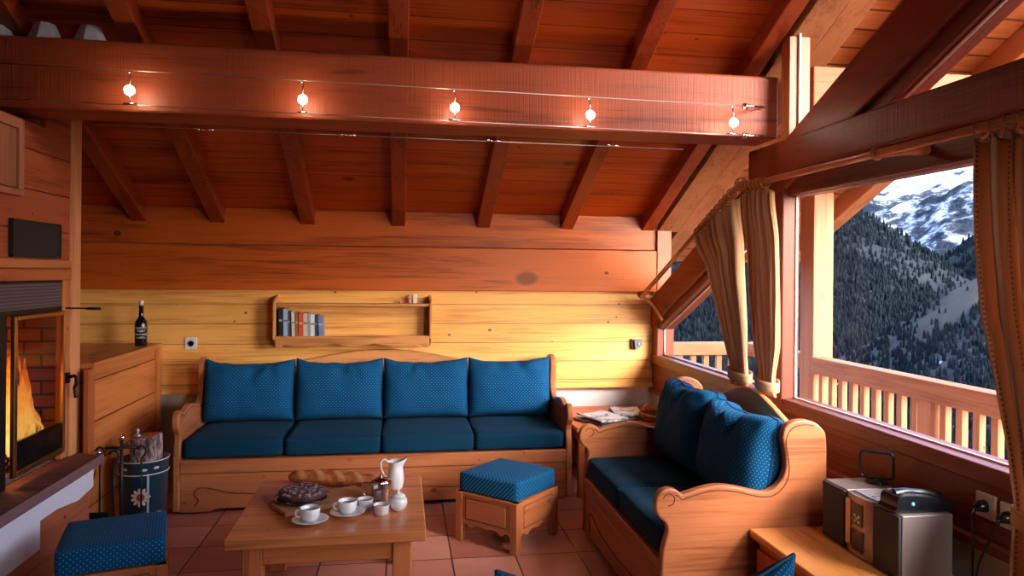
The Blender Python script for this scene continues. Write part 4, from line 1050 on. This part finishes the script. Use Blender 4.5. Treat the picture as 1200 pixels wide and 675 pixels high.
paper(.24, .30, .012, .004, simple('dark_cover', (.05, .06, .10), .3), (1.375, 4.81, .477), .5, 'dark covered magazine at the bottom of the left pile')
paper(.23, .29, .010, .012, NEWS, (1.395, 4.82, .497), .38, 'pale newspaper with small pictures on top of the left pile', 'newspaper')
paper(.22, .28, .012, .006, simple('slate_cover', (.08, .10, .16), .3), (1.60, 4.99, .477), -.35, 'dark magazine lying between the newspaper and the basket')
paper(.20, .27, .008, .014, NEWS, (1.62, 4.98, .500), -.15, 'curled grey paper on the magazine next to the basket', 'newspaper')
# wicker basket
q = N('wicker'); v = q.coord(); wv = q.n('ShaderNodeTexWave'); wv.inputs['Scale'].default_value = 40; wv.inputs['Distortion'].default_value = 3; q.link(v, wv.inputs[0])
q.link(q.ramp(wv.outputs[1], [(0, (.18, .03, .01)), (1, (.62, .22, .08))]), q.b.inputs['Base Color']); q.bump(wv.outputs[1], 1, .004)
bs = empty('wicker_basket', (1.79, 4.80, .4765)); tag(bs, 'shallow reddish wicker basket with a hoop handle on the corner table', 'basket'); bs.scale = (1, 1, 1)
mb = MB().lathe([(.08, 0), (.10, .006), (.120, .035), (.126, .045), (.118, .045), (.095, .012), (0, .010)], n=40)
build(mb, 'basket_body', q.m, bs)
mb = MB()
for k, ph in enumerate((0, 2.1, 4.2)): mb.tube([(.122 * math.cos(a) , .122 * math.sin(a), .045 + .007 * math.sin(14 * a + ph)) for a in [2 * PI * i / 80 for i in range(80)]], .006, 6, closed=True)
build(mb, 'braided_rim', q.m, bs)
build(MB().tube([(-.03 + .045 * math.cos(a), .09, .045 + .055 * math.sin(a)) for a in [PI * i / 16 for i in range(17)]], .006, 8), 'handle', simple('cane', (.55, .16, .06), .5), bs)

# ------------------------------------------------------------------ cabinet with stereo and telephone
cbn = empty('low_cabinet', (1.425, 1.60, 0)); tag(cbn, 'low pine cabinet under the window carrying the stereo', 'cabinet')
build(B(0, .495, 0, 1.145, .425, .46), 'cabinet_top', wood(FD, (.80, .34, .10), 'Y', rough=.3, knots=.6), cbn, bevel=.006)
build(B(.03, .49, .03, 1.12, 0, .425), 'cabinet_body', wood((.28, .04, .012), (.50, .12, .035), 'Y', rough=.4), cbn, bevel=.004)
for k in range(2):
    d_ = build(B(.014, .03, .06 + .54 * k, .57 + .54 * k, .05, .39), 'door', wood((.28, .04, .012), (.50, .12, .035), 'Z', rough=.4), cbn, bevel=.004)
    build(MB().lathe([(.006, 0), (.006, .010), (.013, .016), (.012, .024), (0, .027)], n=14), 'knob', BRASS, d_, loc=(.014, .11 + .54 * k if k else .52, .24), rot=(0, -PI / 2, 0))
ZS = .4615
def speaker(y0, y1, label):
    t = empty('stereo_speaker', (1.685, y0, ZS)); tag(t, label, 'speaker', 'pair of silver stereo speakers'); d = y1 - y0
    build(B(.012, .205, 0, d, 0, .222), 'speaker_cabinet', SILVER, t, bevel=.003)
    build(B(0, .012, .003, d - .003, .004, .218), 'front_grille', DGREY, t, bevel=.003)
    return t
speaker(2.50, 2.645, 'silver and grey stereo speaker at the end nearest the small sofa')
speaker(2.195, 2.335, 'silver and grey stereo speaker carrying the black telephone')
hf_ = empty('compact_stereo', (1.682, 2.342, ZS)); tag(hf_, 'compact silver stereo unit standing between its two speakers', 'stereo')
build(B(.014, .20, 0, .152, .006, .222), 'stereo_case', simple('grey_case', (.10, .10, .13), .4), hf_, bevel=.004)
pts = [(-.0 + .012 * (2 * i / 10 - 1) ** 2, .002 + .148 * i / 10) for i in range(11)] + [(.016, .150), (.016, .002)]
fc = build(MB().prism(pts, 'Z', .0, .222), 'front_fascia', simple('silver_fascia', (.42, .32, .30), .3, .4), hf_, bevel=.002)
build(B(-.003, .001, .045, .110, .115, .195), 'display', simple('black_display', (.01, .012, .015), .15), fc)
build(B(-.003, .001, .040, .105, .02, .095), 'cassette_door', simple('smoked_door', (.04, .03, .04), .15), fc)
mb = MB()
for k, (yy, zz) in enumerate([(.062, .15), (.082, .15), (.062, .132), (.082, .132), (.062, .168), (.082, .168)]): mb.lathe([(.006, 0), (.006, .003), (0, .004)], n=10); n_ = len(mb.v) - 30
mb = MB()
for yy, zz in ((.062, .15), (.084, .15), (.062, .130), (.084, .130), (.073, .14)): mb.box(-.006, -.0025, yy - .005, yy + .005, zz - .005, zz + .005)
build(mb, 'buttons', simple('pale_buttons', (.75, .68, .62), .4), fc, bevel=.0015)
build(B(-.002, .002, .114, .142, .03, .20), 'side_strip', simple('light_strip', (.60, .45, .42), .3, .3), fc)
build(MB().box(.03, .19, .012, .140, .222, .226), 'top_plate', simple('blue_silver_top', (.45, .45, .52), .35, .3), hf_, bevel=.002)
build(MB().box(.045, .16, .055, .058, .226, .2268).box(.045, .048, .03, .058, .226, .2268).box(.08, .13, .085, .088, .226, .2268), 'lid_seam', BLKP, hf_)
# loop aerial
an_ = empty('loop_aerial', (1.868, 2.565, ZS + .2235)); an_.rotation_euler = (0, 0, math.radians(-38)); tag(an_, 'black square loop aerial on a round foot on top of the stereo', 'aerial')
build(MB().lathe([(.042, 0), (.040, .006), (.015, .012), (.008, .018)], n=28), 'foot', BLKP, an_)
ring = []
for (cx_, cz_, a0_) in ((.042, .105, 0), (-.042, .105, 90), (-.042, .035, 180), (.042, .035, 270)):
    for k in range(6):
        a = math.radians(a0_ + 18 * k); ring.append((cx_ + .016 * math.cos(a), 0, cz_ + .016 * math.sin(a)))
build(MB().tube(ring, .0062, 8, closed=True), 'loop', BLKP, an_)
# telephone
ph_ = empty('telephone', (1.80, 2.263, ZS + .2235)); tag(ph_, 'black telephone handset in its cradle lying on the right speaker', 'telephone')
tp = [(-.10, 0), (.105, 0), (.112, .012), (.108, .030), (.05, .048), (-.02, .058), (-.075, .060), (-.10, .050), (-.105, .02)]
build(MB().prism(spline(tp, 4, closed=True), 'Y', -.045, .045), 'phone_base', BLKP, ph_, bevel=.008, seg=3)
build(MB().tube(spline([(-.088, 0, .054), (-.04, 0, .060), (.02, 0, .054), (.09, 0, .036)], 6), [.012 + .006 * abs(i / 9 - 1) for i in range(19)], 12), 'handset', BLKP, ph_)
build(MB().lathe([(.007, 0), (.006, .002), (0, .003)], n=12), 'indicator_lamp', simple('blue_indicator', (.2, .6, .9), .3), ph_, loc=(-.045, -.0445, .030), rot=(PI / 2, 0, 0))
# wall sockets on the window wall and the plugged cables
s1 = socket((1.970, 2.135, .728), PI / 2 * -1, 'cream double-row wall socket with a black plug nearest the stereo')
s2 = socket((1.970, 2.035, .722), PI / 2 * -1, 'cream wall socket beside the curtain with a black plug')
for k, (yy, zz) in enumerate(((2.135, .728), (2.035, .722))):
    t = empty('power_cable', (1.955, yy, zz)); tag(t, ['black plug and cable hanging from the socket nearest the stereo', 'black plug and cable hanging from the socket beside the curtain'][k], 'cable')
    build(MB().tube([(0, 0, 0), (-.012, 0, 0), (-.035, 0, -.004)], [.020, .020, .012], 12), 'plug', BLKP, t)
    path = [(-.035, 0, -.004), (-.048, -.002, -.03), (-.040, .0, -.10), (-.030, .012, -.20), (-.025, .02 + .02 * k, -.30), (-.022, .03, -.45), (-.022, .05, -.70)] if k == 0 else [(-.035, 0, -.004), (-.05, .004, -.04), (-.045, .03, -.09), (-.038, .07, -.16), (-.026, .10, -.24), (-.022, .09, -.38), (-.020, .07, -.70)]
    build(MB().tube(spline(path, 6), .0035, 6), 'cord', BLKP, t)

# ------------------------------------------------------------------ curtains and rods
q = N('curtain_cloth'); uvn = q.coord('UV'); 
sepc = q.n('ShaderNodeSeparateXYZ'); q.link(uvn, sepc.inputs[0])
cu_ = q.math('FRACT', q.math('MULTIPLY', sepc.outputs[0], 21)); st1 = q.math('LESS_THAN', q.math('ABSOLUTE', q.math('SUBTRACT', cu_, .5)), .05)
dots = q.math('LESS_THAN', q.math('FRACT', q.math('MULTIPLY', sepc.outputs[1], 90)), .5)
st2 = q.math('LESS_THAN', q.math('ABSOLUTE', q.math('SUBTRACT', q.math('FRACT', q.math('ADD', q.math('MULTIPLY', sepc.outputs[0], 21), .5)), .5)), .09)
cc = q.mix(q.math('MULTIPLY', st1, dots), (.76, .46, .27), (.40, .18, .10)); cc = q.mix(st2, cc, (.82, .58, .40))
q.link(cc, q.b.inputs['Base Color']); q.b.inputs['Roughness'].default_value = .9; q.b.inputs['Specular IOR Level'].default_value = .1
tl = q.n('ShaderNodeBsdfTranslucent'); q.link(cc, tl.inputs[0]); mxc = q.n('ShaderNodeMixShader'); mxc.inputs[0].default_value = .3
q.link(q.b.outputs[0], mxc.inputs[1]); q.link(tl.outputs[0], mxc.inputs[2]); q.link(mxc.outputs[0], q.out.inputs[0]); CURT = q.m
def curtain(label, topA, topB, stations, folds, name='curtain', amp=.022, seed=0):
    """topA, topB: ends of the hanging edge; stations: (z, yA, yB, amp scale) going down; cloth gathered between yA and yB"""
    t = empty(name, (0, 0, 0)); tag(t, label, 'curtain')
    nu, nv = 110, 60; X0 = topA[0]
    zs = [s_[0] for s_ in stations][::-1]
    def pt(u, v_):
        ztop = topA[2] + (topB[2] - topA[2]) * u; zb = stations[-1][0]
        z = ztop + (zb - ztop) * v_
        yA = float(np.interp(z, zs, [s_[1] for s_ in stations][::-1])); yB = float(np.interp(z, zs, [s_[2] for s_ in stations][::-1])); am = float(np.interp(z, zs, [s_[3] for s_ in stations][::-1]))
        if z > zs[-1]: pass
        kA = max(0, min(1, (z - zs[-1]) / .08))
        y_ = yA + (yB - yA) * u
        yt = topA[1] + (topB[1] - topA[1]) * u
        w_ = min(1, v_ * 4); w_ = w_ * w_ * (3 - 2 * w_)
        y_ = yt * (1 - w_) + y_ * w_
        wob = noise.noise(Vector((u * 4 + seed, v_ * 1.5, 0))) * .6
        fx = amp * am * (math.sin(2 * PI * folds * u + wob * 2 + seed) + .35 * math.sin(2 * PI * folds * 2.3 * u + 1 + v_ * 2 + seed))
        return Vector((X0 + fx, y_ + .006 * am * math.cos(2 * PI * folds * u * 2), z + (.012 * math.sin(2 * PI * folds * u) if v_ == 0 else 0)))
    mb = MB().grid(nu, nv, pt)
    o = build(mb, 'curtain_cloth', CURT, t, solid=.0025)
    uv = o.data.uv_layers.new(name='UVMap')
    for l in o.data.loops:
        i = l.vertex_index; uv.data[l.index].uv = ((i % (nu + 1)) / nu, (i // (nu + 1)) / nv)
    return t, pt
def tieband(t, zc, y0, y1, x, w=.05):
    yc, ry = (y0 + y1) / 2, (y1 - y0) / 2 + .012; mb = MB()
    def p(u, v_):
        an = 2 * PI * u; return Vector((x + .05 * math.cos(an), yc + ry * math.sin(an), zc + w * (v_ - .5) + .012 * math.sin(an)))
    o = build(mb.grid(36, 3, p), 'tie_band', CURT, t, solid=.004)
    uv = o.data.uv_layers.new(name='UVMap')
    for l in o.data.loops: uv.data[l.index].uv = (.01, (l.vertex_index // 37) / 6)
XC = 1.78
c1, _ = curtain('gathered striped curtain hanging from the sloping rod', (XC, 4.14, 1.725), (XC, 3.60, 1.925), [(1.9, 4.14, 3.58, 1.0), (1.5, 3.93, 3.54, 1.0), (1.25, 3.78, 3.49, .9), (1.0, 3.64, 3.46, .6), (.93, 3.65, 3.45, .5), (.91, 3.66, 3.45, .3)], 7, seed=1)
tieband(c1, .975, 3.465, 3.63, XC)
c2, _ = curtain('pale edged striped curtain hanging at the left end of the big window', (XC + .02, 3.53, 1.925), (XC + .02, 3.27, 1.925), [(1.9, 3.52, 3.24, 1.0), (1.4, 3.46, 3.20, 1.0), (1.15, 3.41, 3.19, .9), (1.0, 3.37, 3.23, .6), (.93, 3.37, 3.22, .5), (.91, 3.37, 3.21, .3)], 5, seed=4)
tieband(c2, .965, 3.235, 3.365, XC + .02)
c3, _ = curtain('tall striped curtain hanging at the right edge of the big window', (XC, 1.985, 1.925), (XC, 1.45, 1.925), [(1.9, 1.985, 1.45, 1.1), (1.6, 1.975, 1.42, 1.1), (1.4, 1.95, 1.42, 1.1), (1.2, 1.895, 1.45, 1.0), (1.0, 1.85, 1.50, .8), (.85, 1.83, 1.50, .6), (.78, 1.835, 1.5, .6), (.52, 1.85, 1.45, .7)], 8, seed=8, amp=.026)
tieband(c3, .80, 1.50, 1.825, XC, .05)
RODM = wood((.28, .07, .03), (.55, .19, .08), 'Y', rough=.3, knots=0)
r1 = empty('curtain_rod'); tag(r1, 'sloping wooden curtain rod rising from the corner along the gable', 'curtain rod')
build(MB().tube([(XC, 5.12, 1.335), (XC, 3.58, 1.985)], .016, 12), 'rod', RODM, r1)
build(MB().lathe([(.012, 0), (.030, .012), (.036, .035), (.026, .058), (.010, .066), (0, .067)], n=18), 'finial', RODM, r1, loc=(XC, 3.585, 1.975), rot=(math.radians(67), 0, 0))
build(MB().lathe([(.012, 0), (.028, .012), (.030, .03), (.018, .05), (0, .055)], n=18), 'finial', RODM, r1, loc=(XC, 5.11, 1.34), rot=(math.radians(-67), 0, 0))
build(MB().tube(spline([(XC, 5.10, 1.34), (1.86, 5.12, 1.28), (1.95, 5.14, 1.16)], 4), .012, 8), 'bracket', RODM, r1)
sl_ = (1.985 - 1.335) / (5.12 - 3.58)
for k in range(9):
    y_ = 3.66 + .055 * k; z = 1.985 - (y_ - 3.58) * sl_
    build(MB().tube([(XC + .026 * math.cos(a), y_ + .008 * math.sin(a) * sl_, z - .004 + .026 * math.sin(a)) for a in [2 * PI * i / 14 for i in range(14)]], .0045, 6, closed=True), 'curtain_ring', RODM, r1)
r2_ = empty('curtain_rod'); tag(r2_, 'long horizontal wooden curtain rod above the big window', 'curtain rod')
build(MB().tube([(XC, 3.50, 1.97), (XC, 1.2, 1.965)], .0155, 12), 'rod', RODM, r2_)
build(MB().tube([(XC, 2.46, 1.968), (XC + .10, 2.44, 1.975), (1.97, 2.43, 1.985)], [.018, .014, .022], 10), 'bracket', RODM, r2_)
build(MB().tube([(XC + .022 * math.cos(a), 2.46, 1.968 + .022 * math.sin(a)) for a in [2 * PI * i / 14 for i in range(14)]], .006, 6, closed=True), 'bracket_ring', RODM, r2_)
for y0_, n_, dy in ((3.50, 6, -.04), (1.97, 9, -.055)):
    for k in range(n_):
        yy = y0_ + dy * k
        build(MB().tube([(XC + .026 * math.cos(a), yy + .004 * math.sin(a), 1.962 + .026 * math.sin(a)) for a in [2 * PI * i / 14 for i in range(14)]], .0045, 6, closed=True), 'curtain_ring', RODM, r2_)

# ------------------------------------------------------------------ wire lamps on the beam
wl = empty('lamp_wire', (0, 0, 0)); tag(wl, 'pair of taut steel cables in front of the big beam carrying the small lamps', 'cable')
WIRE = simple('steel_wire', (.55, .5, .5), .3, .9)
YW = 3.45
build(MB().tube([(-3.1, YW, 2.420), (1.74, YW, 2.375)], .0022, 6), 'upper_wire', WIRE, wl)
build(MB().tube([(-3.1, YW, 2.262), (1.74, YW, 2.222)], .0022, 6), 'lower_wire', WIRE, wl)
for z in (2.375, 2.222):
    build(MB().tube([(1.74, YW, z), (1.76, YW + .01, z)], .016, 12).tube([(1.745, YW, z), (1.90, YW + .088, z + .022)], .006, 8), 'turnbuckle', CHROME, wl)
w2_ = build(MB().tube([(-1.45, 3.66, 2.192), (-.2, 3.66, 2.185), (1.5, 3.66, 2.178)], .0022, 6), 'thin_cable', WIRE); tag(w2_, 'thin steel cable running just under the big beam', 'cable')
for x in (-.98, -.30, .44, 1.08):
    build(MB().tube([(x - .0, 3.66, 2.188 - .005 * (x + 1) / 2.5), (x + .07, 3.66, 2.188 - .005 * (x + 1) / 2.5)], .0048, 8).tube([(x - .008, 3.66, 2.188), (x + .006, 3.66, 2.188)], .009, 8), 'cable_clip', CHROME, w2_)
lampx = [(-1.216, 'leftmost, nearest the fireplace'), (-.461, 'second from the fireplace'), (.25, 'in the middle of the row'), (.922, 'second from the window'), (1.68, 'beside the turnbuckles near the window')]
BULB = simple('halogen_bulb', (1, 1, 1), .3, emit=(1, .86, .62), es=60)
for i, (x, lab) in enumerate(lampx):
    zt_ = 2.403 - (x + 1.2) * .0093; zb_ = 2.246 - (x + 1.2) * .0083; zc_ = (zt_ + zb_) / 2 - .015
    t = empty('wire_lamp', (x, YW - .012, zc_)); tag(t, 'small lit halogen lamp strung between the cables, ' + lab, 'lamp', 'halogen lamps on the cables')
    build(MB().tube([(0, .004, .012), (0, .012, zt_ - zc_ - .003)], .0028, 6).tube([(0, .004, -.012), (0, .012, zb_ - zc_ + .003)], .0028, 6), 'support_rod', CHROME, t)
    build(MB().tube([(-.012, .012, zt_ - zc_ - .008), (-.0, .012, zt_ - zc_ - .008)], .006, 6), 'wire_clip', CHROME, t)
    build(MB().tube([(-.03, .012, zb_ - zc_ + .006), (.03, .012, zb_ - zc_ + .006)], .004, 6), 'wire_clip', CHROME, t)
    build(MB().lathe([(.022 * math.cos(a_), .022 * math.sin(a_)) for a_ in [PI / 2 * (.97 - k_ * .194) for k_ in range(11)]], n=18), 'bulb', BULB, t)
    L = bpy.data.lights.new('halogen_light', 'POINT'); L.energy = .22; L.color = (1, .72, .42); L.shadow_soft_size = .03
    lo_ = bpy.data.objects.new('halogen_light', L); COL.objects.link(lo_); lo_.location = (x, YW - .05, zc_)
# tubs on the beam
for i, (x, lab) in enumerate(((-1.485, 'right-hand upturned white tub on top of the big beam'), (-1.685, 'middle upturned white tub on top of the big beam'), (-1.895, 'upturned white tub on top of the big beam, cut off by the photo edge'))):
    t = empty('white_tub', (x, 3.70, 2.566)); tag(t, lab, 'tub', 'white tubs on the beam')
    pr = [(.086, 0), (.088, .014), (.080, .018), (.046, .098), (.040, .104)]
    mb = MB().lathe(pr, n=8, smooth=False); build(mb, 'tub_body', simple('white_porcelain_matt', (.62, .60, .68), .4), t, bevel=.004)

# ------------------------------------------------------------------ light
w = bpy.data.worlds.new('sky'); S.world = w; w.use_nodes = True; nt = w.node_tree
bgn = nt.nodes['Background']; sky = nt.nodes.new('ShaderNodeTexSky'); sky.sky_type = 'NISHITA'; sky.sun_disc = False; sky.sun_elevation = math.radians(32); sky.sun_rotation = math.radians(145); sky.air_density = .7; sky.dust_density = 2.5; sky.ozone_density = 1
nt.links.new(sky.outputs[0], bgn.inputs[0]); bgn.inputs[1].default_value = 1.7
def area(name, loc, rot, sx, sy, energy, col):
    L = bpy.data.lights.new(name, 'AREA'); L.shape = 'RECTANGLE'; L.size = sx; L.size_y = sy; L.energy = energy; L.color = col
    o = bpy.data.objects.new(name, L); COL.objects.link(o); o.location = loc; o.rotation_euler = rot; return o
def portal(loc, rot, sx, sy):
    o = area('sky_portal', loc, rot, sx, sy, 1, (1, 1, 1)); o.data.cycles.is_portal = True
portal((2.14, 2.24, 1.39), (0, PI / 2, 0), 1.05, 2.4)
portal((2.14, 4.45, 1.05), (0, PI / 2, 0), .7, 1.7)
portal((2.14, 3.4, 2.6), (0, PI / 2, 0), 1.5, 3.4)
sun = bpy.data.lights.new('sun', 'SUN'); sun.energy = .55; sun.angle = math.radians(6); sun.color = (1, .93, .82)
so_ = bpy.data.objects.new('sun', sun); COL.objects.link(so_)
so_.rotation_euler = Vector((-.62, .62, -.48)).to_track_quat('-Z', 'Y').to_euler()
# unseen fill light added behind the camera to brighten the low furniture
rl_ = area('fill_light', (1.75, -.5, 1.55), (math.radians(76), 0, math.radians(18)), .7, .7, 11, (1, .90, .80)); rl_.data.spread = math.radians(75)
fl_ = bpy.data.lights.new('fire_light', 'POINT'); fl_.energy = 7; fl_.color = (1, .42, .12); fl_.shadow_soft_size = .08
fo_ = bpy.data.objects.new('fire_light', fl_); COL.objects.link(fo_); fo_.location = (-1.93, 3.70, .85)

# ------------------------------------------------------------------ camera
cam = bpy.data.cameras.new('camera'); co = bpy.data.objects.new('camera', cam); COL.objects.link(co)
cam.sensor_width = 36; cam.lens = 835 / 1200 * 36; cam.shift_y = -17 / 1200; cam.clip_end = 20000
co.matrix_world = Matrix.Translation((0, 0, 1.5)) @ Matrix.Rotation(-math.radians(8.85), 4, 'Z') @ Matrix.Rotation(PI / 2, 4, 'X') @ Matrix.Rotation(.009, 4, 'Z')
S.camera = co
S.view_settings.view_transform = 'Standard'; S.view_settings.look = 'None'; S.view_settings.gamma = 1; S.view_settings.use_curve_mapping = False
S.view_settings.exposure = -0.12
S.cycles.max_bounces = 8; S.cycles.diffuse_bounces = 2; S.cycles.transparent_max_bounces = 16; S.cycles.sample_clamp_indirect = 6
S.cycles.use_denoising = True; S.cycles.caustics_reflective = False; S.cycles.caustics_refractive = False
